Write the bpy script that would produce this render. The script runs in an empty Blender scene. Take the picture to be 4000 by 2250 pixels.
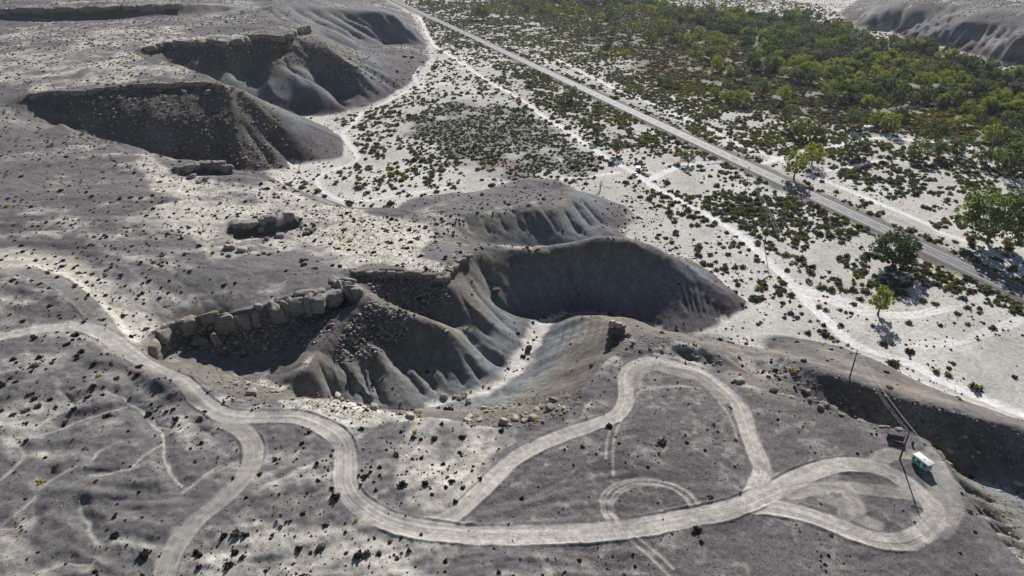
import bpy, math, random
import numpy as np
from mathutils import Vector
random.seed(7)
R = np.random.RandomState(11)
SC = bpy.context.scene
COL = SC.collection

# ------------------------------------------------------------------ camera, sky, sun, exposure
CH = 155.0                                   # camera height over the valley floor, metres
PITCH = math.radians(28.5)
FPX = 683.0                                  # focal length in pixels of a 1024 wide picture
cam_d = bpy.data.cameras.new('camera')
cam_d.sensor_width = 36.0
cam_d.lens = 36.0*FPX/1024.0
cam_d.clip_start = 1.0
cam_d.clip_end = 20000.0
cam = bpy.data.objects.new('camera', cam_d)
COL.objects.link(cam)
cam.location = (0, 0, CH)
cam.rotation_euler = (math.pi/2-PITCH, 0, 0)
SC.camera = cam

SUN_EL = math.radians(27.5)
SUN_AZ = math.radians(14.5)                  # to the right of straight ahead
sunvec = Vector((math.sin(SUN_AZ)*math.cos(SUN_EL), math.cos(SUN_AZ)*math.cos(SUN_EL), math.sin(SUN_EL)))
world = bpy.data.worlds.new('World'); SC.world = world
world.use_nodes = True
wn = world.node_tree; wn.nodes.clear()
w_out = wn.nodes.new('ShaderNodeOutputWorld'); w_bg = wn.nodes.new('ShaderNodeBackground')
w_sky = wn.nodes.new('ShaderNodeTexSky'); w_sky.sky_type = 'NISHITA'
w_sky.sun_disc = False; w_sky.sun_elevation = SUN_EL; w_sky.sun_rotation = SUN_AZ
w_sky.altitude = 1400
w_bg.inputs['Strength'].default_value = 0.05
wn.links.new(w_sky.outputs[0], w_bg.inputs[0]); wn.links.new(w_bg.outputs[0], w_out.inputs[0])
sun_d = bpy.data.lights.new('sun', 'SUN'); sun_d.energy = 5.0; sun_d.angle = math.radians(0.55)
sun_d.color = (1.0, 0.955, 0.90)
sun = bpy.data.objects.new('sun', sun_d); COL.objects.link(sun)
sun.rotation_euler = sunvec.to_track_quat('Z', 'Y').to_euler()
sun.location = (200, 800, 500)
SC.view_settings.view_transform = 'Standard'
SC.view_settings.look = 'None'
SC.view_settings.exposure = 0.45
SC.view_settings.gamma = 1.0

# ------------------------------------------------------------------ survey: sight lines to the ground
CP, SP = math.cos(PITCH), math.sin(PITCH)
def rays(X, Y):
    """unit-less sight lines for picture points (4000 px wide), numpy arrays"""
    x = np.asarray(X, float)/3.90625-512.0
    y = np.asarray(Y, float)/3.90625-288.0
    return np.stack([x, FPX*CP-y*SP, -FPX*SP-y*CP], -1)
def at_z(X, Y, z):
    """ground point on that sight line at height z"""
    d = rays(X, Y); t = (np.asarray(z, float)-CH)/d[..., 2]
    p = d*t[..., None]; p[..., 2] += CH
    return p

# ------------------------------------------------------------------ terrain solver on a log-polar grid
TH0, TH1 = math.radians(-53), math.radians(53)
R0, R1 = 50.0, 4200.0
DT = 0.0032
NT = int((TH1-TH0)/DT)+1
NV = int(math.log(R1/R0)/DT)+1
def to_grid(x, y):
    th = np.arctan2(x, y); r = np.hypot(x, y)
    return (th-TH0)/DT, np.log(np.maximum(r, 1e-3)/R0)/DT
HARD, SOFT, PTS = [], [], []
def W(pts):
    """list of survey entries -> world points.  (X,Y,z) picture sight line met at z; ('w',x,y,z) world"""
    o = []
    for p in pts:
        if p[0] == 'w': o.append(p[1:])
        else: o.append(tuple(at_z(p[0], p[1], p[2])))
    return np.array(o, float)
def hard(*p): HARD.append(W(p))
def soft(*p): SOFT.append(W(p))
def pts(*p): PTS.extend(W(p).tolist())
def offset_line(P, off):
    T = np.gradient(P[:, :2], axis=0); T /= np.linalg.norm(T, axis=1)[:, None]+1e-9
    N = np.stack([T[:, 1], -T[:, 0]], 1)      # right hand side of the walking direction
    Q = P.copy(); Q[:, :2] += N*off; return Q
RIMS = {}
def cliff(name, h, off, *p):
    """rim walked so that the drop is on the right hand"""
    P = W(p); HARD.append(P); Q = offset_line(P, off); Q[:, 2] -= h; HARD.append(Q); RIMS[name] = P

# near plateau
pts((0,2250,36),(500,2250,35.5),(1000,2250,35),(1500,2250,34),(2000,2250,33.5),(2500,2250,33),(3000,2250,32.5),(3500,2250,32),
    (0,1900,38),(500,1900,36.5),(1000,1850,35),(1500,1850,34),(2000,1850,33.6),(2500,1850,33.3),(3000,1850,32.6),(3400,1900,32),
    (0,1650,39),(250,1560,39.5),(500,1650,37),(850,1720,35.5),(1250,1700,34.3),(1700,1720,33.2),(2200,1720,33.4),(2700,1650,33.5),(3100,1700,32.4),(3300,1760,31.6),
    (0,1450,40.5),(150,1400,40),(620,1560,37),(480,1500,39.5))
soft((3000,1985,32.3),(3250,2040,31.8),(3450,2110,31.5),(3640,2040,31.3),(3560,1900,31.3),(3380,1815,31.5),(3150,1850,32))
# white dry wash on the left and the low hills round it
soft((-300,960,44),(0,1019,42.5),(181,1047,41),(290,1102,39),(393,1190,37),(466,1257,35.5),(559,1330,34))
soft((-200,1180,43),(104,1075,42),(228,1110,40.6),(330,1180,39.0),(404,1250,37.6),(450,1310,36.6),(520,1380,36.2),(620,1445,35.5),(740,1500,34.8))
pts((0,940,47),(200,960,45.5),(420,915,44),(560,1010,41),(330,1010,42),(700,960,42),(760,1040,39.5),(640,1130,38),(900,1060,37.5),(500,1180,38.3),
    (0,800,46.5),(200,780,45),(420,760,43),(650,780,41),(820,830,38.5),(950,1130,36),(850,1180,35.5),(300,640,44.5),(100,600,47),(0,700,47),
    (1180,1050,34.5),(1250,900,32.2),(1400,900,31),(1550,950,30),(1300,1000,32),(1500,860,29),(1640,1000,29.5),(1100,760,33.5),(950,740,34.5),(780,760,37.5))
# north rim of the near canyon with its cap rock
cliff('capB', 8.0, 2.4, (565,1345,35),(600,1300,35),(673,1252,35),(776,1222,34.8),(880,1218,34.6),(1000,1205,34.3),(1060,1185,34.2),(1155,1150,34),(1240,1143,34),(1295,1115,34),(1330,1085,33.6),(1390,1110,33),(1412,1130,32.6))
# rocky bench rim (north side of the second gully)
cliff('benchrim', 3.5, 2.0, (1383,1060,32.6),(1440,1052,32),(1517,1050,31.5),(1595,1056,31),(1673,1062,30.6),(1735,1072,30.2),(1755,1045,30),(1802,1006,29.5),(1835,990,29))
# canyon head bowl and canyon floor
soft((660,1372,29),(720,1395,26.5),(800,1408,24.5),(900,1415,22.6),(1000,1420,21.4),(1100,1405,20.8),(1180,1380,21.5))
soft((700,1320,27.5),(780,1300,26.5),(870,1295,26),(1000,1330,23.6),(1130,1325,23),(1230,1280,24))
soft((860,1462,24.6),(960,1480,22.8),(1060,1500,22),(1120,1510,21.8))
soft((1255,1341,26.5),(1228,1403,27),(1150,1455,26.5),(1130,1500,24.5))
soft((1412,1135,32),(1350,1230,28.5),(1300,1300,26.5),(1255,1341,26.5))
hard((1180,1570,17),(1300,1592,15.5),(1450,1606,14.5),(1560,1615,14),(1650,1597,13.5),(1720,1577,12.5),(1800,1552,11.5),(1900,1522,10.5),(1990,1470,9.5),(2040,1410,8),(2070,1340,6.5),(2110,1280,5.5),(2155,1243,4.6),(2210,1224,3.8))
# spur with the rock row, then the big grey dome
soft((1412,1135,32.3),(1440,1153,32),(1517,1200,30),(1600,1222,28.8),(1650,1238,27.8),(1694,1252,26.4),(1776,1278,23.2),(1828,1335,19),(1906,1397,13.7),(1975,1445,9.8))
soft((1419,1120,29),(1517,1160,25.5),(1647,1220,20.5),(1720,1238,18.5),(1807,1285,15.5),(1880,1361,12),(1960,1418,9.2))
soft((1441,1335,24),(1500,1390,21.3),(1560,1450,18.7),(1627,1535,15.4))
soft((1560,1330,23),(1620,1420,18.6),(1690,1545,14.2))
soft((1600,1330,20.6),(1660,1430,16),(1712,1560,12.7))
soft((1490,1330,21.3),(1570,1430,16.3),(1660,1562,13.4))
soft((1400,1370,23),(1421,1450,20.6),(1470,1520,18),(1517,1580,15.4))
soft((1370,1360,20.8),(1395,1420,18),(1445,1500,15.8),(1490,1582,14.4))
soft((1300,1400,22.5),(1340,1480,19.5),(1380,1560,16.5))
soft((1270,1410,20),(1310,1500,17.5),(1330,1570,15.6))
# second dome and gullies
soft((1766,1085,28),(1828,1190,22.5),(1880,1231,18.5),(1958,1278,13.5),(2010,1335,9.5),(2040,1395,8.2))
soft((1854,1005,26),(1911,1086,20),(1932,1164,15.2),(1983,1203,11),(2078,1232,5.3))
# long dark ridge
soft((1835,990,28.5),(1880,950,27.3),(2000,956,26),(2078,965,25.2),(2155,960,25.2),(2233,944,25.8),(2290,923,26.6),(2352,907,27),(2466,912,26.6),(2518,931,25),(2595,975,21.5),(2663,1006,17.5),(2725,1063,12.5),(2802,1114,8),(2880,1171,3),(2926,1197,0))
hard((2078,1232,5.2),(2181,1222,4),(2290,1207,3),(2440,1243,2),(2518,1274,1.5),(2647,1300,1),(2725,1300,.5),(2802,1279,.2),(2880,1228,0),(2926,1197,0))
soft((1795,957,19),('w',-2,303,13),('w',20,309,8.5),('w',40,313.5,5),('w',58,319,2),('w',76,325,0))
hard(('w',76,325,0),('w',100,322,0),('w',120,305,0),('w',135,285,0),('w',150,265,0),(2926,1197,0))
# flat topped mesa behind it
soft((1694,838,24),(1741,842,24),(1849,834,24),(1946,821,24),(2043,804,24),(2105,797,23.8),(2165,800,23),(2195,765,21.5),(2230,740,21))
soft((2032,689,20.5),(2082,686,20.5),(2140,689,20.5),(2183,699,20.5),(2226,726,20.5))
soft((1650,815,22),(1694,790,22),(1772,766,21.5),(1873,743,21),(1962,731,20.5),(2010,704,20))
hard((1531,807,0),(1562,779,0),(1616,764,0),(1733,756,0),(1800,740,0),(1860,724,0),(1950,712,0),('w',-28,412,0),('w',-8,424,0),('w',20,424,0),('w',50,412,0),('w',70,392,0),('w',78,370,0),(2424,902,0),('w',66,345,0),('w',76,325,0))
soft((2249,741,19),(2315,788,13),(2354,850,7),(2393,869,4),(2424,900,0))
pts((1900,790,23.8),(2080,740,22.4),(1780,810,23.8))
# back of the bench down to the valley
cliff('benchnorth', 3.0, -2.0, (928,670,35),(1033,676,34),(1070,694,33),(1138,725,32),(1180,745,30.8),(1218,768,29.8),(1280,793,28.8),(1372,806,28),(1500,806,26.8),(1560,808,26),(1609,817,25.5),(1650,826,24))
hard((903,664,3),(993,668,1),(1127,655,.5),(1180,637,0),(1372,619,0))
hard((1000,672,1),('w',-148,418,0),('w',-118,402,0),('w',-100,392,0),('w',-84,372,0),('w',-64,352,0),(1531,807,0))
# outcrops A and B on the bench
cliff('capA', 6.5, 1.6, (690,660,38),(740,640,37.8),(800,628,37.4),(868,632,36.6),(900,652,36))
cliff('capBo', 7.0, 1.8, (925,870,37),(1000,853,36.8),(1060,842,36.4),(1112,826,36),(1146,834,34.8))
soft((760,700,31.5),(820,702,30.5),(890,692,30.8))
soft((960,925,29.5),(1050,922,28.8),(1150,905,29.2))
# left plateau rim over canyon two, its floor and cliff two
cliff('rimL', 3.0, -2.0, (243,472,44),(279,503,43),(368,530,42),(457,548,41),(564,575,40),(591,592,39.6),(680,612,38.6),(743,620,38),(800,622,37.5))
soft((150,400,42),(243,442,36),(368,552,22),(564,600,12),(743,640,7),(903,664,3.2))
cliff('cap2', 4.5, 2.5, (100,392,44.5),(109,369,47),(154,361,48),(250,352,49),(341,348,49.3),(457,331,49.5),(636,322,49),(770,318,48),(859,327,47),(886,336,46))
soft((886,336,45),(908,340,44),(939,344,42),(981,362,38.5),(1020,390,34),(1082,421,27.5),(1121,440,22.5),(1168,456,18.5),(1269,499,9.5),(1310,545,5),(1372,617,0))
pts((484,405,38),(340,410,40.5),(640,400,37.5),(800,390,38),(230,400,42))
soft((300,450,35),(420,470,32.5),(560,480,31.5),(700,470,31),(850,450,30.5))
hard((1372,617,0),('w',-125,500,0),('w',-133,540,0),('w',-160,575,0),(1176,452,0))
# canyon three, its domes and cap
soft((543,195,50),('w',-310,620,34),('w',-280,606,22),('w',-245,598,11),('w',-215,597,5),('w',-190,600,1),(1176,452,0))
hard((1176,452,0),(1248,456,0),(1373,436,0),(1430,425,0),(1518,379,0))
cliff('cap3', 7.0, 4.0, (543,188,52),(616,168,52.5),(675,161,53),(772,161,54),(818,153,54.5),(888,160,55),(943,149,55.5),(966,137,56),(1024,133,56),(1121,133,55.6),(1152,110,55),(1191,102,54.5))
cliff('back2', 3.0, -3.0, (543,203,51.5),(578,218,51.3),(655,237,50.8),(717,257,50),(772,280,49),(822,296,48),(877,323,46.8))
soft((1080,170,48),(1075,206,43),(1106,233,38),(1137,261,33),(1191,292,27),(1218,319,22),(1276,346,17),(1323,389,9),(1373,434,0))
soft((1110,165,47),(1150,215,38),(1215,268,26),(1245,300,18.5),(1311,372,7),(1354,421,.5))
soft((1191,102,53),(1238,140,49.5),(1276,160,45.5),(1315,199,40),(1354,237,33),(1412,284,24),(1451,323,14),(1498,358,5),(1518,378,0))
soft((870,178,48),(888,214,43.5),(920,246,36),(946,280,27),(975,312,18),(1000,345,9))
soft((950,170,48),(975,210,41),(1003,250,32),(1010,290,23),(1003,345,10))
# big fluted slope at the head of the valley road
soft((1191,102,52),(1110,60,53),(1045,25,53),(1060,6,52),(1177,9,50),(1251,26,47.5),(1342,22,46),(1383,30,45),(1474,30,44.5),(1531,30,44),(1564,50,39),(1614,100,23),(1655,141,9.5),(1680,178,0))
hard((1680,178,0),(1640,175,2),(1531,168,5),(1482,180,7),(1391,198,10))
soft((1391,198,10),(1330,185,26),(1280,150,38),(1220,110,48))
hard((1680,178,0),(1690,230,0),(1640,300,0),(1575,350,0),(1518,379,0))
pts((1600,250,4),(1480,260,9),(1560,225,6),(1450,330,10))
# far left tableland and cliff five
pts((300,150,51.5),(0,250,49),(600,130,53),(100,180,51),(850,100,56),(900,40,56.5),(750,60,55),(980,80,55.5),(300,280,51),(600,270,50.5),(0,420,49),(60,330,50))
hard((0,80,49.5),(186,84,49.5),(310,84,49.8),(404,78,50.5),(528,68,52),(600,58,54))
soft(('w',-800,838,45),('w',-640,856,44),('w',-545,862,43),('w',-480,868,42),('w',-425,893,40),('w',-380,950,36),('w',-340,1000,32))
cliff('cap5', 8.0, 3.0, ('w',-800,860,60),('w',-640,875,60),('w',-545,880,60),('w',-490,890,60.5),('w',-450,915,60),('w',-420,960,56),('w',-395,1010,48))
pts(('w',-700,1100,66),('w',-520,1050,64),('w',-500,1300,62),('w',-900,1400,70))
soft(('w',-330,1010,36),('w',-355,1090,52),('w',-330,1180,56),('w',-280,1240,48))
pts(('w',-330,1400,50),('w',-420,1700,55),('w',-600,2000,60))
hard((1680,178,0),(1614,60,0),(1560,25,0),('w',-262,1560,0),('w',-330,1800,0),('w',-450,2200,0),('w',-700,3000,0),('w',-900,4000,0))
# far right badlands
hard((3375,-12,0),(3354,0,0),(3310,27,0),(3285,47,0),(3299,96,0),(3337,108,0),(3436,116,0),(3470,118,0),(3530,146,0),(3574,160,0),(3662,174,0),(3694,180,0),(3749,202,0),(3832,221,0),(3903,243,0),(4000,254,0),(4200,300,0),(4600,420,0))
soft((3330,85,5),(3380,50,20),(3436,28,31),(3500,20,36),(3560,5,41),('w',760,1330,44))
soft((3440,28,28),(3490,62,19),(3480,100,8),(3470,117,1))
soft((3497,106,11),(3552,73,29),(3596,53,37),(3667,52,38.5),(3749,53,39.5),(3821,38,41),(3931,40,42),(4000,40,42.5),(4200,45,43))
soft((3694,176,1),(3738,134,24),(3815,101,39),(3914,82,45),(4000,79,46),(4200,90,46))
soft((3596,53,31),(3610,110,14),(3600,150,3))
soft((3780,80,28),(3720,110,20),(3680,150,8),(3675,172,1))
pts(('w',900,1150,46),('w',1000,1500,52),('w',1200,1300,55),('w',820,1600,46),('w',1500,1800,60),('w',1100,2600,55))
hard(('w',640,1500,0),('w',560,1800,0),('w',600,2300,0),('w',800,3200,0),('w',1000,4100,0),)
hard((3375,-12,0),('w',640,1500,0))
# loop plateau rim, its north slopes, hoodoo spur
cliff('rimS', 3.5, -2.2, (700,1432,34.8),(760,1462,34.6),(830,1505,34.2),(930,1543,33.8),(1020,1562,33.5),(1110,1552,33.3),(1190,1546,33.2),(1290,1549,33.1),(1393,1563,33),(1455,1583,33),(1559,1606,33),(1640,1620,33))
soft((1640,1622,33),(1766,1640,33),(1880,1665,33),(2000,1662,33),(2120,1640,33),(2200,1605,33),(2250,1562,33),(2290,1510,33),(2325,1450,33.2),(2370,1410,33.4),(2420,1375,33.6),(2500,1352,33.6),(2600,1368,33.4))
soft((1700,1600,16),(1830,1600,15),(1900,1590,17),(2018,1578,20),(2120,1580,26))
soft((1980,1555,12.5),(2050,1520,16),(2140,1500,20),(2224,1500,26))
hard((2085,1480,10.5),(2100,1400,8.3),(2120,1330,6.8),(2149,1276,5.7),(2190,1240,4.6),(2260,1222,3.5))
soft((2400,1320,31),(2355,1243,20.5),(2279,1233,17),(2224,1238,13.5),(2185,1250,9.5))
soft((2330,1400,29),(2240,1330,19),(2165,1320,8))
soft((2420,1375,33.6),(2440,1300,29),('w',44,225,20),('w',50,240,10),('w',54,252,2.2))
# small knoll beyond the loop, notch, outer ridge with the second pole
soft((2530,1290,33.2),(2640,1336,33.6),(2736,1343,33.6),(2797,1372,32.5),(2832,1392,30.5),(2870,1420,26))
soft((2620,1392,32),(2674,1398,30.8),(2749,1436,30),(2832,1445,29),(2900,1470,28.5))
hard(('w',54,252,2),('w',80,240,1),('w',105,232,.3),(2900,1312,0),(3000,1292,0),(3100,1312,0),(3300,1352,0),(3450,1412,0),(3650,1512,0),(3850,1592,0),(4000,1642,0),(4300,1740,0),(4800,1900,0))
soft((2870,1425,24),(2960,1392,23),(3050,1378,23.5),(3160,1412,25),(3250,1446,25.5),(3319,1476,25.5),(3450,1516,24.5),(3560,1556,23.6),(3700,1591,22.6),(3850,1626,21.6),(4000,1666,20.5),(4300,1740,19))
soft((2880,1445,23),(3000,1470,22.5),(3120,1490,22),('w',92,172,20),('w',104,164,17.5),('w',112,159,15),('w',121,155,13),('w',135,149,10.5),('w',160,138,7),('w',200,120,3))
cliff('rimR', 2.6, -1.6, (2900,1475,31.5),(3000,1522,31.6),(3100,1545,31.6),(3230,1575,31.4),(3350,1636,31.3),(3470,1664,31.2),(3560,1685,31),(3640,1726,30.8),(3700,1790,30.6),(3745,1870,30.6),(3805,1960,30.6),(3900,2085,30.6),(4000,2205,30.6),(4100,2330,30.6))
pts((3750,1760,26.5),(3850,1860,24),(3950,1960,22),(3900,1760,14))
# valley floor itself
VALLEY = [W([(a[0], a[1], 0)])[0][:2] if a[0] != 'w' else np.array(a[1:3], float) for a in [
    (2950,1200),(2700,1000),(2560,930),('w',90,345),('w',92,380),('w',66,425),('w',0,440),(1900,735),(1600,768),(1520,800),('w',-66,360),('w',-110,400),('w',-150,425),
    (1200,650),(1385,628),('w',-118,500),('w',-128,545),('w',-150,585),(1260,468),(1440,432),(1530,385),(1660,310),(1705,220),(1690,160),(1625,50),('w',-240,1600),('w',-310,1900),('w',-430,2300),('w',-860,4100),
    ('w',980,4100),('w',770,3200),('w',570,2300),('w',540,1800),('w',610,1480),(3270,45),(3290,105),(3440,125),(3570,170),(3690,190),(3830,232),(4000,266),(4600,440),
    (4900,1200),(4800,1880),(4000,1630),(3650,1500),(3300,1340),(3100,1300),(3000,1285),(2940,1290),(2960,1240)]]
def in_poly(x, y, P):
    P = np.asarray(P); c = np.zeros(x.shape, bool); n = len(P); j = n-1
    for i in range(n):
        a, b = P[i], P[j]
        m = ((a[1] > y) != (b[1] > y))
        xi = (b[0]-a[0])*(y-a[1])/((b[1]-a[1]) if b[1] != a[1] else 1e-9)+a[0]
        c ^= m & (x < xi); j = i
    return c
gth = TH0+DT*np.arange(NT); grr = R0*np.exp(DT*np.arange(NV))
GX = grr[:, None]*np.sin(gth)[None, :]; GY = grr[:, None]*np.cos(gth)[None, :]
VAL = in_poly(GX, GY, VALLEY)

def solve():
    S, Wt = {}, {}
    def raster(lines, lvl):
        n = 2**lvl; h, w = -(-NV//n), -(-NT//n)
        s = np.zeros((h, w)); k = np.zeros((h, w))
        for P in lines:
            gx, gy = to_grid(P[:, 0], P[:, 1])
            for a in range(len(P)-1):
                L = max(2, int(max(abs(gx[a+1]-gx[a]), abs(gy[a+1]-gy[a]))/n*1.6)+2)
                f = np.linspace(0, 1, L)
                wx = P[a, 0]+(P[a+1, 0]-P[a, 0])*f; wy = P[a, 1]+(P[a+1, 1]-P[a, 1])*f
                ix, iy = to_grid(wx, wy)
                ix = (ix/n).astype(int); iy = (iy/n).astype(int)
                ok = (ix >= 0) & (ix < w) & (iy >= 0) & (iy < h)
                zz = P[a, 2]+(P[a+1, 2]-P[a, 2])*f
                np.add.at(s, (iy[ok], ix[ok]), zz[ok]); np.add.at(k, (iy[ok], ix[ok]), 1)
        return s, k
    P = np.array(PTS); gx, gy = to_grid(P[:, 0], P[:, 1])
    H = None
    for lvl in (5, 4, 3, 2, 1, 0):
        n = 2**lvl
        s, k = raster(HARD, lvl)
        h, w = s.shape
        if lvl >= 1:
            a, b = raster(SOFT, lvl); a[k > 0] = 0; b[k > 0] = 0; s += a; k += b
        if lvl >= 3:
            ix = (gx/n).astype(int); iy = (gy/n).astype(int)
            ok = (ix >= 0) & (ix < w) & (iy >= 0) & (iy < h)
            for q in np.nonzero(ok)[0]:
                if k[iy[q], ix[q]] == 0: s[iy[q], ix[q]] += P[q, 2]; k[iy[q], ix[q]] += 1
        v = VAL[n//2::n, n//2::n]
        vv = np.zeros((h, w), bool); vv[:v.shape[0], :v.shape[1]] = v
        vv &= (k == 0); k[vv] = 1
        fix = k > 0; val = np.where(fix, s/np.maximum(k, 1), 0)
        if H is None: H = np.full((h, w), 30.0)
        else:
            yy = np.clip((np.arange(h)-.5)/2, 0, H.shape[0]-1.001); xx = np.clip((np.arange(w)-.5)/2, 0, H.shape[1]-1.001)
            y0 = yy.astype(int); x0 = xx.astype(int); fy = (yy-y0)[:, None]; fx = (xx-x0)[None]
            H = ((H[y0][:, x0]*(1-fx)+H[y0][:, x0+1]*fx)*(1-fy)+(H[y0+1][:, x0]*(1-fx)+H[y0+1][:, x0+1]*fx)*fy)
        H[fix] = val[fix]
        its = {5: 2500, 4: 900, 3: 420, 2: 160, 1: 70, 0: 18}[lvl]
        for _ in range(its):
            Q = np.pad(H, 1, mode='edge')
            N = .25*(Q[:-2, 1:-1]+Q[2:, 1:-1]+Q[1:-1, :-2]+Q[1:-1, 2:])
            N[fix] = val[fix]; H = N
    return H
def blur(A, n=1):
    for _ in range(n):
        Q = np.pad(A, 1, mode='edge')
        A = .25*A+.125*(Q[:-2, 1:-1]+Q[2:, 1:-1]+Q[1:-1, :-2]+Q[1:-1, 2:])+.0625*(Q[:-2, :-2]+Q[2:, 2:]+Q[2:, :-2]+Q[:-2, 2:])
    return A
def hash2(ix, iy, s):
    h = (ix.astype(np.int64)*374761393+iy.astype(np.int64)*668265263+s*974711) & 0x7fffffff
    h = ((h ^ (h >> 13))*1274126177) & 0x7fffffff
    return ((h ^ (h >> 16)) & 0xffff)/65535.0
def vnoise(x, y, s=0):
    ix = np.floor(x).astype(np.int64); iy = np.floor(y).astype(np.int64); fx = x-ix; fy = y-iy
    fx = fx*fx*(3-2*fx); fy = fy*fy*(3-2*fy)
    a = hash2(ix, iy, s); b = hash2(ix+1, iy, s); c = hash2(ix, iy+1, s); d = hash2(ix+1, iy+1, s)
    return (a+(b-a)*fx)*(1-fy)+(c+(d-c)*fx)*fy-.5
def fbm(x, y, sc, o=4, s=0, g=.5):
    r = 0; a = 1
    for k in range(o):
        r = r+a*vnoise(x/sc+k*17.3, y/sc-k*9.1, s+k); sc *= .5; a *= g
    return r
def sstep(a, b, x):
    t = np.clip((x-a)/(b-a), 0, 1); return t*t*(3-2*t)
H = blur(solve(), 1)
# slope and downhill streaks (line integral convolution): rills and flutes
Hs = blur(H, 4)
def slopes(A):
    gy, gx = np.gradient(A); k = 1/(DT*grr)[:, None]
    return gx*k, gy*k
sx, sy = slopes(Hs); SLOPE = np.hypot(sx, sy)
ux = sx/(SLOPE+1e-6); uy = sy/(SLOPE+1e-6)
def lic(noise, L):
    acc = noise.copy(); cnt = 1.0
    for sgn in (1, -1):
        px, py = np.meshgrid(np.arange(NT, dtype=float), np.arange(NV, dtype=float))
        for k in range(L):
            ix = np.clip(px.astype(int), 0, NT-1); iy = np.clip(py.astype(int), 0, NV-1)
            px += sgn*ux[iy, ix]; py += sgn*uy[iy, ix]
            ix = np.clip(px.astype(int), 0, NT-1); iy = np.clip(py.astype(int), 0, NV-1)
            acc += noise[iy, ix]; cnt += 1
    return acc/cnt
n0 = R.randn(NV, NT)
nA = blur(n0, 6); nA /= nA.std(); nB = blur(R.randn(NV, NT), 26); nB /= nB.std()
FLA = lic(nA, 16); FLA /= FLA.std()
FLB = lic(nB, 22); FLB /= FLB.std()
SM = sstep(.28, .55, SLOPE)
SM = blur(SM, 3)
sc_r = grr[:, None]
FAR = sstep(330, 800, sc_r)
RG = .9-1.5*np.abs(FLB)                               # sharp crested spurs with rounded gullies between
H = H+SM*((.15+.35*FAR)*FLA+.32*(1-FAR)*FLB+FAR*2.3*RG)
OFFV = sstep(.3, 2.5, H)                              # 0 on the valley floor
near_rim = np.zeros((NV, NT))
for P in HARD:
    for a_, b_ in zip(P[:-1], P[1:]):
        L_ = max(2, int(np.hypot(*(b_-a_)[:2])/(DT*np.hypot(*a_[:2]))*1.5)+2); f_ = np.linspace(0, 1, L_)[:, None]; q_ = a_+(b_-a_)*f_
        ix, iy = to_grid(q_[:, 0], q_[:, 1]); ok = (ix >= 0) & (ix < NT) & (iy >= 0) & (iy < NV); near_rim[iy[ok].astype(int), ix[ok].astype(int)] = 1
near_rim = np.clip(blur(near_rim, 40)*9, 0, 1)
FREE = OFFV*(1-.85*near_rim)
hill = FREE*(1-.75*SM)
lowloop = sstep(20, 45, GX)*(1-sstep(190, 240, GY))    # the loop plateau is flatter than the rest
H = H+hill*(1-.75*lowloop)*(3.4*fbm(GX, GY, 46, 2, 3)+1.9*fbm(GX, GY, 100, 2, 5)+1.0*fbm(GX, GY, 19, 2, 7))
H = H+(1-OFFV)*.45*fbm(GX, GY, 30, 3, 9)
H = H+FREE*(.42*fbm(GX, GY, 9, 2, 21)+(.22-.15*lowloop)*FLA*(1-SM)*np.minimum(1, sc_r/160))
def hgt(x, y, A=None):
    A = H if A is None else A
    gx, gy = to_grid(np.asarray(x, float), np.asarray(y, float))
    gx = np.clip(gx, 0, NT-1.001); gy = np.clip(gy, 0, NV-1.001)
    x0 = gx.astype(int); y0 = gy.astype(int); fx = gx-x0; fy = gy-y0
    return (A[y0, x0]*(1-fx)+A[y0, x0+1]*fx)*(1-fy)+(A[y0+1, x0]*(1-fx)+A[y0+1, x0+1]*fx)*fy
def spot(X, Y):
    """where the sight lines meet the ground (world points on the terrain)"""
    X = np.atleast_1d(np.asarray(X, float)); Y = np.atleast_1d(np.asarray(Y, float))
    d = rays(X, Y); hn = np.hypot(d[:, 0], d[:, 1]); d = d/hn[:, None]
    r = np.full(len(X), 52.0); done = np.zeros(len(X), bool)
    for _ in range(2600):
        z = CH+d[:, 2]*r
        hit = z <= hgt(d[:, 0]*r, d[:, 1]*r)
        done |= hit | (r > R1*.97)
        if done.all(): break
        r = np.where(done, r, r*1.0022)
    lo = r/1.0022; hi = r.copy()
    for _ in range(8):
        m = (lo+hi)/2; below = CH+d[:, 2]*m <= hgt(d[:, 0]*m, d[:, 1]*m)
        hi = np.where(below, m, hi); lo = np.where(below, lo, m)
    x = d[:, 0]*hi; y = d[:, 1]*hi
    return np.stack([x, y, hgt(x, y)], 1)
# ------------------------------------------------------------------ mesh grid of the ground
rr = [72.0]
while rr[-1] < 4000:
    r = rr[-1]; rr.append(r*(1.003 if r < 480 else 1.0042 if r < 1250 else 1.013))
MR = np.array(rr); MT = np.radians(np.linspace(-50, 50, 880))
nr, nt = len(MR), len(MT)
MX = MR[:, None]*np.sin(MT)[None]; MY = MR[:, None]*np.cos(MT)[None]
gxm = (MT-TH0)/DT; gym = np.log(MR/R0)/DT
def cubic(A):
    """smooth resampling of a solver field onto the mesh grid"""
    def taps(g, n):
        i = np.clip(np.floor(g).astype(int), 1, n-3); f = g-i
        w = [-.5*f+f*f-.5*f**3, 1-2.5*f*f+1.5*f**3, .5*f+2*f*f-1.5*f**3, -.5*f*f+.5*f**3]
        return i, w
    i, w = taps(gym, NV); B = sum(A[i+k-1]*w[k][:, None] for k in range(4))
    i, w = taps(gxm, NT); return sum(B[:, i+k-1]*w[k][None] for k in range(4))
MZ = cubic(H)
MSL = cubic(blur(SLOPE, 1)); MVAL = np.clip(cubic(blur(VAL.astype(float), 3)), 0, 1)
MFL = cubic(np.clip(FLA, -2.5, 2.5)); MSM = np.clip(cubic(SM), 0, 1)
MOFF = sstep(.25, 1.6, MZ)

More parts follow.
